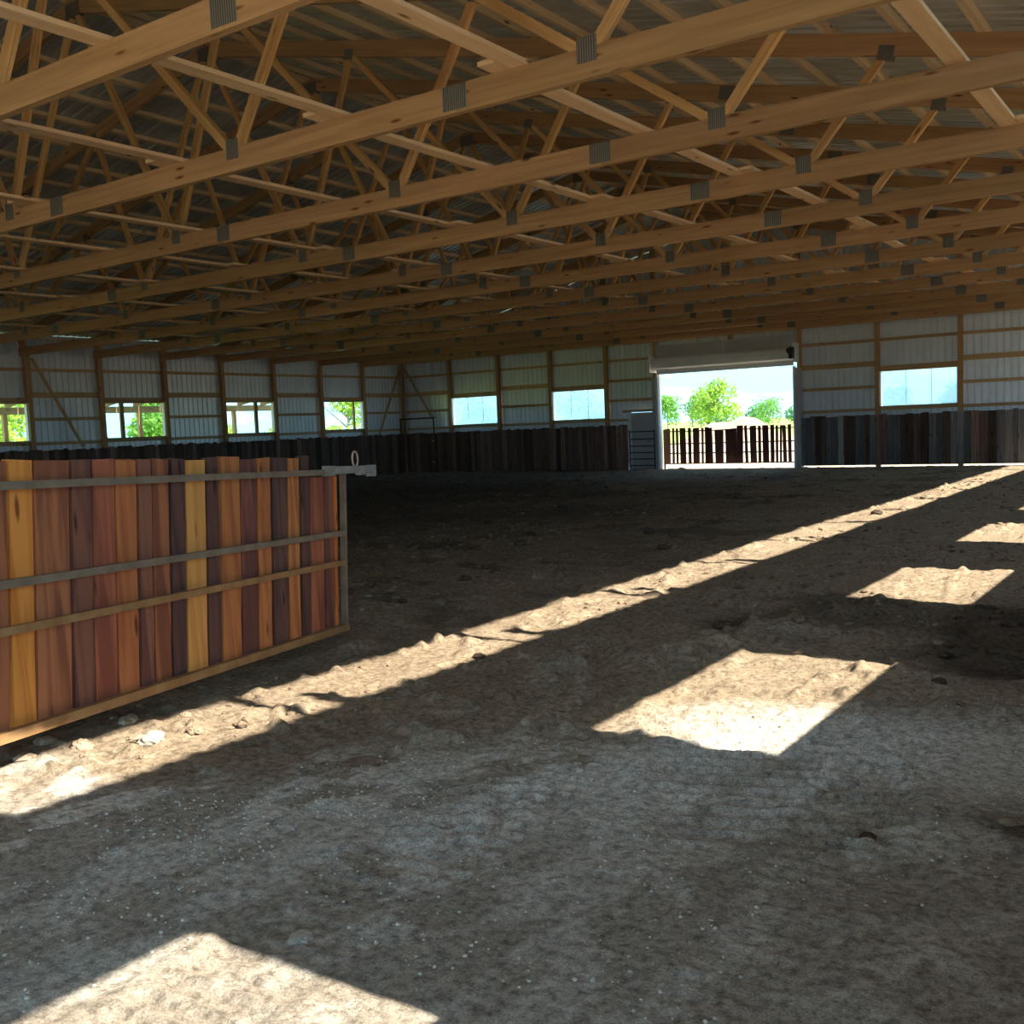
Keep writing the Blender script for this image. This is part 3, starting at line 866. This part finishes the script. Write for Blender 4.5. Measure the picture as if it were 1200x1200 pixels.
def kick_wall(label, axis, a, b, pos, z0, ztop, palette, seed):
    """planks standing side by side in front of the posts"""
    rr = random.Random(seed)
    loc = (a, pos, 0) if axis == 'x' else (pos, a, 0)
    r = root('kick_wall', label, 'kick wall', loc)
    L = b - a
    u = 0.0
    n = 0
    while u < L - 0.05:
        w = min(rr.choice((0.14, 0.16, 0.17, 0.19, 0.21, 0.24)), L - u)
        if w < 0.05:
            break
        h = ztop - z0 + rr.uniform(-0.035, 0.02)
        me = plank_mesh(w, round(h, 2), 0.04 + 0.006 * rr.randint(0, 2), rr.randint(0, 3))
        mat = rr.choice(palette)
        dy = rr.uniform(0, 0.010)
        if axis == 'x':
            put('plank', me, mat, r, (u, -0.062 - dy, z0))
        else:
            put('plank', me, mat, r, (0.062 + dy, u, z0), (0, 0, math.pi / 2))
        u += w + rr.choice((0.001, 0.002, 0.004))
        n += 1
    for z in (0.35, 1.45):
        if axis == 'x':
            put('backing_rail', box_mesh(round(L, 3), 0.012, 0.10), M['kick_brown'], r, (L / 2, -0.007, z))
        else:
            put('backing_rail', box_mesh(0.012, round(L, 3), 0.10), M['kick_brown'], r, (0.007, L / 2, z))
    return r
D, Br, Gy, Pa = M['kick_dark'], M['kick_brown'], M['kick_grey'], M['kick_pale']
kick_wall('long wall of near-black upright planks along the left wall', 'y', -24.0, -0.12, 0.0, 0.0, KICK, [D, D, D, D, Br], 3)
kick_wall('wall of dark brown upright planks between far corner and walk door', 'x', 0.12, WALK_X0 - 0.06, 0.0, 0.0, KICK, [Br, Br, D, Br, D, Br], 4)
kick_wall('wall of weathered grey upright planks right of the roll-up doorway', 'x', DOOR_X1 + 0.10, W - 0.30, 0.0, 0.065, 0.70 * B, [Gy, D, Gy, Br, D, Gy, D, Pa, Gy], 12)

# ------------------------------------------------------------------ diagonal timber braces at the posts
def diag(label, p0, p1, w=0.09, t=0.04, mat='post'):
    p0, p1 = Vector(p0), Vector(p1)
    d = p1 - p0
    me = box_mesh(round(d.length, 3), t, w)
    ex = d.normalized()
    ey = Vector((1, 0, 0)) if abs(d.x) < 1e-6 else Vector((0, 1, 0))
    ez = ex.cross(ey).normalized()
    o = put('diagonal_brace', me, M['girt'])
    mid = (p0 + p1) / 2
    o.matrix_world = Matrix(((ex.x, ey.x, ez.x, mid.x), (ex.y, ey.y, ez.y, mid.y), (ex.z, ey.z, ez.z, mid.z), (0, 0, 0, 1)))
    return tag(o, label, 'brace')
diag('diagonal timber brace on the left wall between two windows', (0.022, -16.95, 4.45), (0.022, -15.45, 1.72))
diag('diagonal timber brace on the left wall leaning into the far corner', (0.022, -0.20, 4.47), (0.022, -1.68, 1.71))
diag('diagonal timber brace on the far wall beside the far corner', (0.15, -0.022, 4.47), (1.62, -0.022, 2.25))

# ------------------------------------------------------------------ roll-up door, tracks, walk door
def rollup():
    r = root('rollup_door', 'white coiled roll-up door housing above the open doorway', 'door', (0, 0, 0))
    x0, x1 = DOOR_X0 - 0.04, DOOR_X1 + 0.07
    # hood: extruded profile in y,z
    pr = [(-0.02, 0.0), (-0.34, 0.0), (-0.42, 0.06), (-0.45, 0.20), (-0.40, 0.36), (-0.27, 0.44), (-0.02, 0.46)]
    z0 = DOOR_H + 0.03
    V = [(x0, y, z0 + z) for y, z in pr] + [(x1, y, z0 + z) for y, z in pr]
    n = len(pr)
    F = [(i, (i + 1) % n, n + (i + 1) % n, n + i) for i in range(n)] + [tuple(range(n)), tuple(range(2 * n - 1, n - 1, -1))]
    put('hood', mesh_from('hood', V, F), M['white_metal'], r)
    put('bottom_bar', box_mesh(round(x1 - x0 - 0.2, 3), 0.10, 0.16), M['white_metal'], r, ((x0 + x1) / 2, -0.16, DOOR_H - 0.055))
    put('end_bracket', box_mesh(0.03, 0.54, 0.62), M['white_metal'], r, (x0 - 0.018, -0.28, z0 + 0.22))
    b = put('end_bracket', box_mesh(0.05, 0.50, 0.66), M['white_metal'], r, (x1 + 0.03, -0.27, z0 + 0.26))
    mv = join_vf([box_vf(-0.06, 0.06, -0.12, 0.12, -0.28, 0.10), cyl_vf((0, 0, -0.02), (0, -0.20, -0.02), 0.11)])
    put('chain_drive', mesh_from('chain_drive', *mv), M['dark_metal'], r, (x1 + 0.02, -0.66, z0 + 0.32))
    for x, w in ((DOOR_X0 + 0.05, 0.14), (DOOR_X1 - 0.035, 0.07)):
        put('track', box_mesh(w, 0.16, round(DOOR_H - 0.16, 3)), M['white_metal'], r, (x, -0.05, (DOOR_H - 0.16) / 2))
        put('track_lip', box_mesh(0.025, 0.05, round(DOOR_H - 0.16, 3)), M['white_metal'], r, (x + 0.02, -0.156, (DOOR_H - 0.16) / 2))
rollup()
tag(put('trim_1', box_mesh(0.16, 0.22, 3.4), M['grey_panel'], None, (DOOR_X1 + 0.10, -0.02 - 0.02, 1.68)), 'grey steel-clad post at the right side of the roll-up doorway', kind='structure')
tag(put('trim_2', box_mesh(0.14, 0.20, 3.4), M['grey_panel'], None, (DOOR_X0 - 0.12, -0.02 - 0.02, 1.68)), 'grey steel-clad post between walk door and roll-up doorway', kind='structure')

def walk_door():
    r = root('door_1', 'grey steel walk door beside the roll-up doorway', kind='structure')
    x0, x1, h = WALK_X0, WALK_X1 - 0.12, WALK_H
    put('header', box_mesh(round(DOOR_X0 - 0.2 - x0 + 0.35, 3), 0.05, 0.10), M['girt'], r, ((x0 - 0.2 + DOOR_X0 - 0.1) / 2, -0.03, h + 0.03))
    put('jamb', box_mesh(0.06, 0.16, round(h - 0.02, 3)), M['white_metal'], r, (x0 + 0.03, 0.03, (h - 0.02) / 2))
    d = put('door_leaf', box_mesh(round(x1 - x0 - 0.11, 3), 0.045, round(h - 0.03, 3)), M['grey_panel'], r, ((x0 + x1) / 2 + 0.01, 0.10, (h - 0.03) / 2))
    put('door_handle', mesh_from('door_handle', *join_vf([cyl_vf((0, 0, 0), (0, -0.05, 0), 0.015), cyl_vf((0, -0.05, 0), (-0.10, -0.05, 0), 0.011)])), M['dark_metal'], d, (0.30, -0.02, 0.0))
walk_door()
def tube_gate():
    x0, x1 = WALK_X0 + 0.09, WALK_X1 - 0.03
    r = root('tube_gate', 'narrow dark tubular gate in front of the grey walk door', 'gate', (x0, -0.16, 0))
    L = x1 - x0
    for x in (0, L):
        put('upright', mesh_from('upright', *cyl_vf((0, 0, 0.02), (0, 0, 1.46), 0.022)), M['dark_metal'], r, (x, 0, 0))
    bar = mesh_from('bar', *cyl_vf((0, 0, 0), (L, 0, 0), 0.020))
    for z in (0.16, 0.40, 0.64, 0.88, 1.14, 1.42):
        put('bar', bar, M['dark_metal'], r, (0, 0, z))
tube_gate()

def pipe_frame():
    r = root('pipe_frame', 'tall brown pipe gate frame standing at the far corner', 'gate frame', (0.40, -0.74, 0))
    for x in (0, 1.82):
        put('upright', mesh_from('upright', *cyl_vf((0, 0, -0.05), (0, 0, 2.30), 0.035)), M['pipe'], r, (x, 0, 0))
    put('top_bar', mesh_from('top_bar', *cyl_vf((-0.05, 0, 2.30), (1.90, 0, 2.30), 0.035)), M['pipe'], r)
    for z in (0.45, 1.35):
        put('latch', box_mesh(0.10, 0.05, 0.07), M['raw_steel'], r, (1.79, -0.05, z))
pipe_frame()

# closed plank gate hung just outside the roll-up doorway
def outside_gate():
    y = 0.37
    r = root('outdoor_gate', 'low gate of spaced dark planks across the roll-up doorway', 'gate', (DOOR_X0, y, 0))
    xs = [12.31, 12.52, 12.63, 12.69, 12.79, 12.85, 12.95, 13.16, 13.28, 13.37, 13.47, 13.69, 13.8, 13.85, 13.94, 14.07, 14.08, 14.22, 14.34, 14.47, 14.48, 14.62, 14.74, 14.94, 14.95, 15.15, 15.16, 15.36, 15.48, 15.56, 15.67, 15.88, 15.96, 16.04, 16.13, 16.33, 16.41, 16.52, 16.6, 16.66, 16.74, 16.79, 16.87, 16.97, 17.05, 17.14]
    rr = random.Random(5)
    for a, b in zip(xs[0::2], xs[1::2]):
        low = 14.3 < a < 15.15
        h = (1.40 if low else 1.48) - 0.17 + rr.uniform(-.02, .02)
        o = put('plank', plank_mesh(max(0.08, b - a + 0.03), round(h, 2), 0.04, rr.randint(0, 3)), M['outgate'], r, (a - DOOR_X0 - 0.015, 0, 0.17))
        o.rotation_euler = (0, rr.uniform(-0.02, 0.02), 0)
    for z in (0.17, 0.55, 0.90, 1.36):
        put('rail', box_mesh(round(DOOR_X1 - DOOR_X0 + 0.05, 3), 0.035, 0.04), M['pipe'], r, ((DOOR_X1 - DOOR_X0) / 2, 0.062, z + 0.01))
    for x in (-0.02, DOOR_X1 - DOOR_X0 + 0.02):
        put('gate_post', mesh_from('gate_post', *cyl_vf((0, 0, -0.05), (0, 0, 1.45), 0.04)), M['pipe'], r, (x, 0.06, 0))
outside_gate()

# ------------------------------------------------------------------ big plank gate in the foreground
def plank_gate():
    A = Vector((23.519, -28.157, 0.122))
    du = Vector((0.25293, -0.96748, 0.0342))          # towards the hinge side (slightly higher there)
    nrm = Vector((0.96748, 0.25293, 0)).normalized()  # face turned to the viewer
    r = root('plank_gate', 'swung-open steel framed gate of red, orange and purple-brown planks', 'gate', (A.x, A.y, 0))
    base = Vector((0, 0, A.z))
    def P(s, z, o=0.0):
        return base + du * (s - 0.078 * z) + Vector((0, 0, z)) + nrm * o
    tops = [0.439, 0.626, 0.818, 0.989, 1.165, 1.241, 1.369, 1.628, 1.803, 2.009, 2.171, 2.343, 2.533, 2.741, 2.925, 3.122, 3.284, 3.481]
    bnd = [0.084, 0.152, 0.308, 0.529, 0.679, 0.853, 1.079, 1.266, 1.476, 1.718, 1.878, 2.091, 2.259, 2.426, 2.568, 2.762, 2.954, 3.129, 3.396, 3.582, 3.75, 3.98, 4.17, 4.36]
    cols = ['yellow', 'purple', 'red', 'dark', 'orange', 'dark', 'orange', 'purple', 'orange', 'dark', 'tan', 'dark', 'red', 'purple', 'orange', 'red', 'purple', 'red', 'yellow', 'red', 'orange', 'purple', 'red']
    rr = random.Random(21)
    for i, c in enumerate(cols):
        s0, s1 = bnd[i], bnd[i + 1]
        top = 1.325 if s1 <= 0.53 else 1.49 + rr.uniform(-0.012, 0.012)
        g0, g1 = rr.choice((0.002, 0.004, 0.008)), rr.choice((0.002, 0.005, 0.014))
        t = 0.042 + rr.uniform(0, 0.01)
        nz = 7
        V, F = [], []
        origin = P(s0, 0.03, -0.03)
        for k in range(nz):
            z = 0.03 + (top - 0.03) * k / (nz - 1)
            j0, j1 = rr.uniform(0, 0.009), rr.uniform(0, 0.009)
            for s, o in ((s0 + g0 + j0, 0), (s1 - g1 - j1, 0), (s1 - g1 - j1, -t), (s0 + g0 + j0, -t)):
                V.append(P(s, z + (rr.uniform(-.006, .006) if k == nz - 1 else 0), o - 0.012) - origin)
        for k in range(nz - 1):
            o = 4 * k
            for q in range(4):
                F.append((o + q, o + 4 + q, o + 4 + (q + 1) % 4, o + (q + 1) % 4))
        F.append((0, 1, 2, 3)); o = 4 * (nz - 1); F.append((o + 3, o + 2, o + 1, o))
        put('plank', mesh_from('plank', V, F), M['gate_' + c], r, origin)
    def bar(nm, s0, z0, s1, z1, w, d, o, mat, parent=r):
        a, b = P(s0, z0, o), P(s1, z1, o)
        ex = (b - a).normalized(); ey = nrm; ez = ex.cross(ey).normalized(); ey = ez.cross(ex)
        mid = (a + b) / 2
        ob = put(nm, box_mesh(round((b - a).length, 3), d, w), mat, parent)
        ob.matrix_local = Matrix(((ex.x, ey.x, ez.x, mid.x), (ex.y, ey.y, ez.y, mid.y), (ex.z, ey.z, ez.z, mid.z), (0, 0, 0, 1)))
        return ob
    S1 = 4.38
    tr = bar('top_rail', -0.02, 1.36, S1, 1.36, 0.045, 0.045, 0.014, M['gate_steel'])
    bar('mid_rail', 0.03, 0.835, S1, 0.835, 0.045, 0.035, 0.010, M['gate_steel'])
    bar('mid_rail', 0.03, 0.585, S1, 0.585, 0.045, 0.035, 0.010, M['gate_rust'])
    bar('bottom_rail', 0.0, 0.028, S1, 0.028, 0.056, 0.07, 0.005, M['gate_rust'])
    bar('end_stile', 0.016, 0.0, 0.016, 1.34, 0.032, 0.05, 0.004, M['gate_steel'])
    bar('hinge_stile', S1, 0.0, S1, 1.36, 0.06, 0.06, 0.004, M['gate_steel'])
    # sliding latch bar over the top corner with its ring
    lb = bar('latch_bar', 0.36, 1.375, -0.38, 1.375, 0.062, 0.05, 0.062, M['raw_steel'])
    bar('latch_sleeve', 0.37, 1.37, 0.30, 1.37, 0.085, 0.085, 0.055, M['raw_steel'])
    bar('latch_tip', -0.36, 1.36, -0.42, 1.36, 0.10, 0.07, 0.062, M['raw_steel'])
    bar('latch_keeper', -0.16, 1.338, -0.30, 1.338, 0.025, 0.04, 0.05, M['raw_steel'])
    inv = lb.matrix_basis.inverted()
    for ch in [c for c in r.children if c.name.split('.')[0] in ('latch_sleeve', 'latch_tip', 'latch_keeper')]:
        ml = ch.matrix_basis.copy()
        ch.parent = lb
        ch.matrix_basis = inv @ ml
    # ring handle
    V, F = [], []
    n, k = 20, 8
    c = P(-0.10, 1.465, 0.062)
    for i in range(n):
        th = 2 * math.pi * i / n
        cc = c + du * (0.048 * math.cos(th)) + Vector((0, 0, 0.066 * math.sin(th)))
        rad = (du * math.cos(th) + Vector((0, 0, math.sin(th)))).normalized()
        for j in range(k):
            ph = 2 * math.pi * j / k
            V.append(cc + rad * (0.0085 * math.cos(ph)) + nrm * (0.0085 * math.sin(ph)) - c)
    for i in range(n):
        for j in range(k):
            F.append((i * k + j, ((i + 1) % n) * k + j, ((i + 1) % n) * k + (j + 1) % k, i * k + (j + 1) % k))
    ring = put('latch_ring', mesh_from('latch_ring', V, F, True), M['rope'], lb)
    ring.matrix_basis = inv @ Matrix.Translation(c)
    hp = P(S1 + 0.14, 0, 0)
    put('hinge_post', mesh_from('hinge_post', *cyl_vf((0, 0, -A.z - 0.2), (0, 0, 1.75), 0.075, n=14)), M['gate_steel'], r, (hp.x, hp.y, A.z))
    for z in (0.35, 1.15):
        bar('hinge', S1 - 0.02, z, S1 + 0.12, z, 0.06, 0.05, 0.004, M['raw_steel'])
plank_gate()

# ------------------------------------------------------------------ clods, stones, gravel
def rock_mesh(seed, r, squash=0.6, sub=3, amp=0.35):
    import bmesh
    bm = bmesh.new()
    bmesh.ops.create_icosphere(bm, subdivisions=sub, radius=1.0)
    rr = random.Random(seed)
    ph = [Vector((rr.uniform(-1, 1), rr.uniform(-1, 1), rr.uniform(-1, 1))).normalized() for _ in range(9)]
    am = [rr.uniform(-amp, amp) for _ in ph]
    sx, sy = rr.uniform(0.8, 1.25), rr.uniform(0.8, 1.2)
    for v in bm.verts:
        f = 1.0
        for p, a in zip(ph, am):
            f += a * max(0, v.co.dot(p) - 0.35)
        f += rr.uniform(-0.13, 0.13)
        v.co = Vector((v.co.x * f * sx, v.co.y * f * sy, max(v.co.z * f, -0.55) * squash)) * r
    m = bpy.data.meshes.new('rock')
    bm.to_mesh(m); bm.free()
    return m
ROCKS = []
def rock(name, label, cat, x, y, r, mat, seed, group=None, squash=0.6):
    ROCKS.append((x, y, r))
    o = put(name, rock_mesh(seed, r, squash), mat, None, (x, y, ground_h(x, y) + r * squash * 0.35), (0, 0, seed * 1.7))
    return tag(o, label, cat, group)
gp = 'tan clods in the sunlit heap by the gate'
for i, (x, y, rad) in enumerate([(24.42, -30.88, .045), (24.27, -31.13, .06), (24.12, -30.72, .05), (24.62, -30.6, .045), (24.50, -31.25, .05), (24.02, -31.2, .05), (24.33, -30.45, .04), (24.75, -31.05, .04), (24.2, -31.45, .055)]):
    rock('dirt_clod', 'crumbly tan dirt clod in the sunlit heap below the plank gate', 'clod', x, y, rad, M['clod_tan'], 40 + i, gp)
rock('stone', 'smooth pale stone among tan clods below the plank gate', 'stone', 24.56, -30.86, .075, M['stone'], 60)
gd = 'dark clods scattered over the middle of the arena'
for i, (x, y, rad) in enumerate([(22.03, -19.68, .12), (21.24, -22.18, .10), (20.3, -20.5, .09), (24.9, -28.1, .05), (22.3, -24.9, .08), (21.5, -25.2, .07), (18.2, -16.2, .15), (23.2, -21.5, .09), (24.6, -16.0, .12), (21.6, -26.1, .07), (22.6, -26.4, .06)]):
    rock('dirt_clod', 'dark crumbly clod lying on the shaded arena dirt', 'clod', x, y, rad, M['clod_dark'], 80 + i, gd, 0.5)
rock('dirt_clod', 'big dark clod at the top of the wheel rut near the sunlit patch', 'clod', 26.2, -26.35, .10, M['clod_dark'], 110, None, 0.4)
rock('stone', 'small dark stone beside the wheel track in the lower right', 'stone', 28.5, -30.12, .035, M['clod_dark'], 111, None, 0.8)
rock('dirt_clod', 'dark clod right of the sunlit patch on pale dust', 'clod', 28.2, -27.42, .055, M['clod_dark'], 112, None, 0.5)
rock('stone', 'flat broken pale stone at the edge of the bottom sunlit patch', 'stone', 27.04, -32.05, .045, M['stone'], 113, None, 0.35)
rock('stone', 'brown half-buried stone near the right edge', 'stone', 29.0, -29.72, .045, M['clod_mid'], 114, None, 0.45)

def gravel():
    """pale grit strewn along the limestone apron: far too many bits to count"""
    base = []
    for s in range(5):
        m = rock_mesh(200 + s, 1.0, 0.7, 1, 0.5)
        base.append(([tuple(v.co) for v in m.vertices], [tuple(p.vertices) for p in m.polygons]))
        bpy.data.meshes.remove(m)
    n = 7000
    x = rng.uniform(24.95, 29.6, n * 3); y = rng.uniform(-33.6, -27.6, n * 3)
    d = (x - 24.75) * 0.6876 - (y + 31.9) * 0.727
    keep = (d > -0.5) & (rng.random(n * 3) < np.clip(0.25 + 0.9 * np.exp(-((d - 0.5) / 0.6) ** 2), 0, 1)) & (fbm(x * 2, y * 2, 90, 3) > 0.44)
    keep &= (np.hypot(x - 27.04, y + 32.05) > 0.15) & (np.hypot(x - 28.98, y + 29.72) > 0.2) & (np.hypot(x - 28.5, y + 30.12) > 0.1)
    x, y = x[keep][:n], y[keep][:n]
    h, _ = soil_fields(x[None], y[None]); h = h[0]
    V, F = [], []
    for i in range(len(x)):
        v, f = base[i % 5]
        s = 0.0025 + 0.0075 * rng.random() ** 3
        a = rng.uniform(0, 6.28); ca, sa = math.cos(a), math.sin(a)
        k = len(V)
        V += [(x[i] + s * (p[0] * ca - p[1] * sa), y[i] + s * (p[0] * sa + p[1] * ca), h[i] + s * (p[2] + 0.2)) for p in v]
        F += [tuple(q + k for q in t) for t in f]
    tag(put('gravel', mesh_from('gravel', V, F), M['grit']), 'fine pale limestone grit strewn over the near dirt', 'gravel', kind='stuff')
gravel()

def loose_clods():
    base = []
    for s in range(6):
        m = rock_mesh(300 + s, 1.0, 0.6, 1, 0.6)
        base.append(([tuple(v.co) for v in m.vertices], [tuple(p.vertices) for p in m.polygons]))
        bpy.data.meshes.remove(m)
    N = 34000
    x = rng.uniform(1, 28.6, N); y = rng.uniform(-31.5, -1.5, N)
    dist = np.hypot(x - CAM.x, y - CAM.y)
    d = (x - 24.75) * 0.6876 - (y + 31.9) * 0.727
    keep = (d < -0.1) & (fbm(x * 0.8, y * 0.8, 95, 4) > 0.53 - 0.05 * (x < 24)) & (rng.random(N) < np.clip(0.9 - dist / 60, 0.15, 1)) & (x - 23.5 - 0.26 * (-28.2 - y) > -30 )
    for qx, qy, qr in ROCKS:
        keep &= np.hypot(x - qx, y - qy) > qr * 1.4 + 0.1
    x, y = x[keep], y[keep]
    x, y = x[:9000], y[:9000]
    h, c = soil_fields(x[None], y[None]); h = h[0]; c = c[0]
    V, F, MI = [], [], []
    for i in range(len(x)):
        tone = int(c[i, 0] > 0.17)
        v, f = base[i % 6]
        s = (0.012 + 0.045 * rng.random() ** 3) * (0.8 if tone else 1.25)
        a = rng.uniform(0, 6.28); ca, sa = math.cos(a), math.sin(a)
        k = len(V)
        V += [(x[i] + s * (p[0] * ca - p[1] * sa), y[i] + s * (p[0] * sa + p[1] * ca), h[i] + s * (p[2] + 0.15)) for p in v]
        F += [tuple(q + k for q in t) for t in f]
        MI += [tone] * len(f)
    me = mesh_from('loose_clods', V, F)
    me.materials.append(M['clod_dark']); me.materials.append(M['clod_mid'])
    me.polygons.foreach_set('material_index', MI)
    tag(put('loose_clods', me, M['clod_dark']), 'crumbs of loose soil scattered over the whole arena dirt', 'loose soil', kind='stuff')
loose_clods()

# ------------------------------------------------------------------ lean-to outside the left wall
def lean_to():
    r = root('lean_to', 'timber lean-to roof on posts outside the left-wall windows', 'lean-to', (-3.66, 0, 0))
    y0, y1 = -21.0, -4.2
    put('header_beam', box_mesh(0.08, round(y1 - y0, 2), 0.24), M['girt_y'], r, (0, (y0 + y1) / 2, 3.0))
    for y in (-20.6, -15.9, -10.74, -6.3):
        put('post', box_mesh(0.14, 0.14, 2.95), M['post'], r, (0, y, 1.42))
    raf = box_mesh(3.2, 0.04, 0.14)
    k = 0
    y = y0 + 0.3
    while y < y1:
        put('rafter', raf, M['girt'], r, (1.55, y, 3.40), (0, -0.16, 0))
        y += 1.22
    for k in range(18):
        put('roof_board', box_mesh(3.3, 0.92, 0.012), M['roof'], r, (1.50, y0 + 0.46 + k * 0.933, 3.515), (0, -0.16, 0))
lean_to()

# ------------------------------------------------------------------ mound, trees, bushes
def mound():
    cx, cy = -2.0, 41.0
    n = 40
    V, F = [], []
    for i in range(n):
        for j in range(n):
            u, v = i / (n - 1) * 2 - 1, j / (n - 1) * 2 - 1
            x, y = u * 5.2, v * 3.5
            q = max(0, 1 - u * u - v * v)
            h = 1.75 * math.exp(-((x - 1.2) / 2.0) ** 2 - (y / 1.7) ** 2) + 1.25 * math.exp(-((x + 1.9) / 1.7) ** 2 - (y / 1.6) ** 2)
            h = h * min(1, q * 2.5) + 0.08 * rng.random() * min(1, q * 3)
            V.append((x, y, h - 0.06))
    for i in range(n - 1):
        for j in range(n - 1):
            F.append((i * n + j, (i + 1) * n + j, (i + 1) * n + j + 1, i * n + j + 1))
    tag(put('dirt_mound', mesh_from('dirt_mound', V, F, True), M['mound'], None, (cx, cy, 0)), 'heaped tan dirt mound in the yard beyond the roll-up doorway', 'mound')
mound()

def crown_mesh(blobs, n, leaf, seed):
    g = np.random.default_rng(seed)
    bl = np.array(blobs, float)
    wgt = bl[:, 3] ** 2
    idx = g.choice(len(bl), n, p=wgt / wgt.sum())
    d = g.normal(size=(n, 3)); d /= np.linalg.norm(d, axis=1)[:, None]
    rad = bl[idx, 3] * (0.55 + 0.5 * g.random(n))
    c = bl[idx, :3] + d * rad[:, None] * np.array([1, 1, 0.85])
    a = g.normal(size=(n, 3)); a /= np.linalg.norm(a, axis=1)[:, None]
    b = np.cross(a, g.normal(size=(n, 3))); b /= np.linalg.norm(b, axis=1)[:, None]
    s = leaf * (0.6 + 0.8 * g.random(n))[:, None]
    V = np.stack([c - a * s, c + b * s * 0.55, c + a * s, c - b * s * 0.55], 1).reshape(-1, 3)
    F = np.arange(4 * n).reshape(n, 4)
    return mesh_from('foliage', V.tolist(), F.tolist())

def tree(name, label, cat, x, y, h, w, mat, seed, group=None, n=1400, trunk=True, leaf=None):
    r = root(name, label, cat, (x, y, -0.05), group)
    rr = random.Random(seed)
    blobs = []
    z0 = h * (0.30 if trunk else 0.12)
    for k in range(12):
        t = rr.random()
        z = z0 + (h * 0.86 - z0) * t
        spread = w * 0.5 * (1 - 0.55 * abs(t - 0.35))
        a = rr.uniform(0, 6.28); q = rr.uniform(0.2, 0.75)
        blobs.append((math.cos(a) * spread * q, math.sin(a) * spread * q, z, rr.uniform(0.16, 0.26) * w))
    blobs.append((0, 0, h * 0.82, w * 0.2))
    put('foliage', crown_mesh(blobs, n, leaf or h * 0.035, seed), mat, r)
    tv = [cyl_vf((0, 0, -0.1), (0, 0, h * 0.55), h * 0.022, h * 0.012, 8)]
    for k in range(4):
        a = rr.uniform(0, 6.28)
        tv.append(cyl_vf((0, 0, h * (0.28 + 0.06 * k)), (math.cos(a) * w * 0.3, math.sin(a) * w * 0.3, h * (0.55 + 0.06 * k)), h * 0.010, h * 0.004, 6))
    put('trunk', mesh_from('trunk', *join_vf(tv)), M['bark'], r)
    return r
tree('tree', 'tallest yellow-green tree seen through the roll-up doorway', 'tree', -29.2, 100, 7.4, 7.0, M['leaf_a'], 1, n=1800)
tree('tree', 'bushy green tree beside the left edge of the roll-up doorway', 'tree', -35.0, 96, 5.4, 5.2, M['leaf_b'], 2, n=1600)
tree('tree', 'pale green tree between tallest tree and doorway edge', 'tree', -36.0, 109, 6.4, 5.2, M['leaf_a'], 3)
tree('tree', 'lower green tree right of the tallest tree, behind the dirt mound', 'tree', -24.6, 107, 4.4, 5.4, M['leaf_b'], 4)
for i, (x, y, h, w) in enumerate([(-50, 190, 3.6, 9), (-60, 193, 4.2, 9), (-70, 192, 5, 9), (-40.5, 190, 4.4, 8), (-31, 190, 4.4, 9), (-80, 200, 6, 9)]):
    tree('distant_tree', 'low blue-green tree in the distant treeline beyond the field', 'tree', x, y, h, w, M['leaf_c'], 10 + i, 'trees of the distant treeline', n=700, trunk=False, leaf=0.4)
for i, (x, y, h, w, lab) in enumerate([(-42, 62, 5.0, 7, 'tree blurred behind the hazy window nearest the corner'), (-28, 61, 4.6, 9, 'rounded tree blurred behind the hazy window left of the doorway'),
                                      (5.4, 60, 4.0, 4.2, 'small tree blurred behind the left half of the right hazy window'), (9.8, 64, 4.5, 4.2, 'darker tree blurred behind the right half of the right hazy window')]):
    tree('tree', lab, 'tree', x, y, h, w, M['leaf_c'], 30 + i, n=900, leaf=0.22)
for i, (x, y, h, w, lab, mt) in enumerate([(-22, -6.5, 5.2, 6.5, 'bright green tree filling the window at the left edge', 'leaf_a'), (-23, 4.2, 5.4, 3.6, 'leafy green tree in the right half of the stud-divided window', 'leaf_b'),
                                           (-24, 21.5, 6.4, 6.0, 'loose leafy tree seen through the window nearest the corner', 'leaf_a')]):
    tree('tree', lab, 'tree', x, y, h, w, M[mt], 50 + i, n=2600, leaf=0.16)
for i in range(12):
    tree('bush', 'bright green bush in the hedge row outside the left wall', 'bush', -29 + (i % 3) * 0.8, -10 + i * 3.4, 2.5 + 0.3 * (i % 2), 3.0, M['leaf_a'], 70 + i, 'hedge bushes outside the left wall', n=900, trunk=False, leaf=0.16)
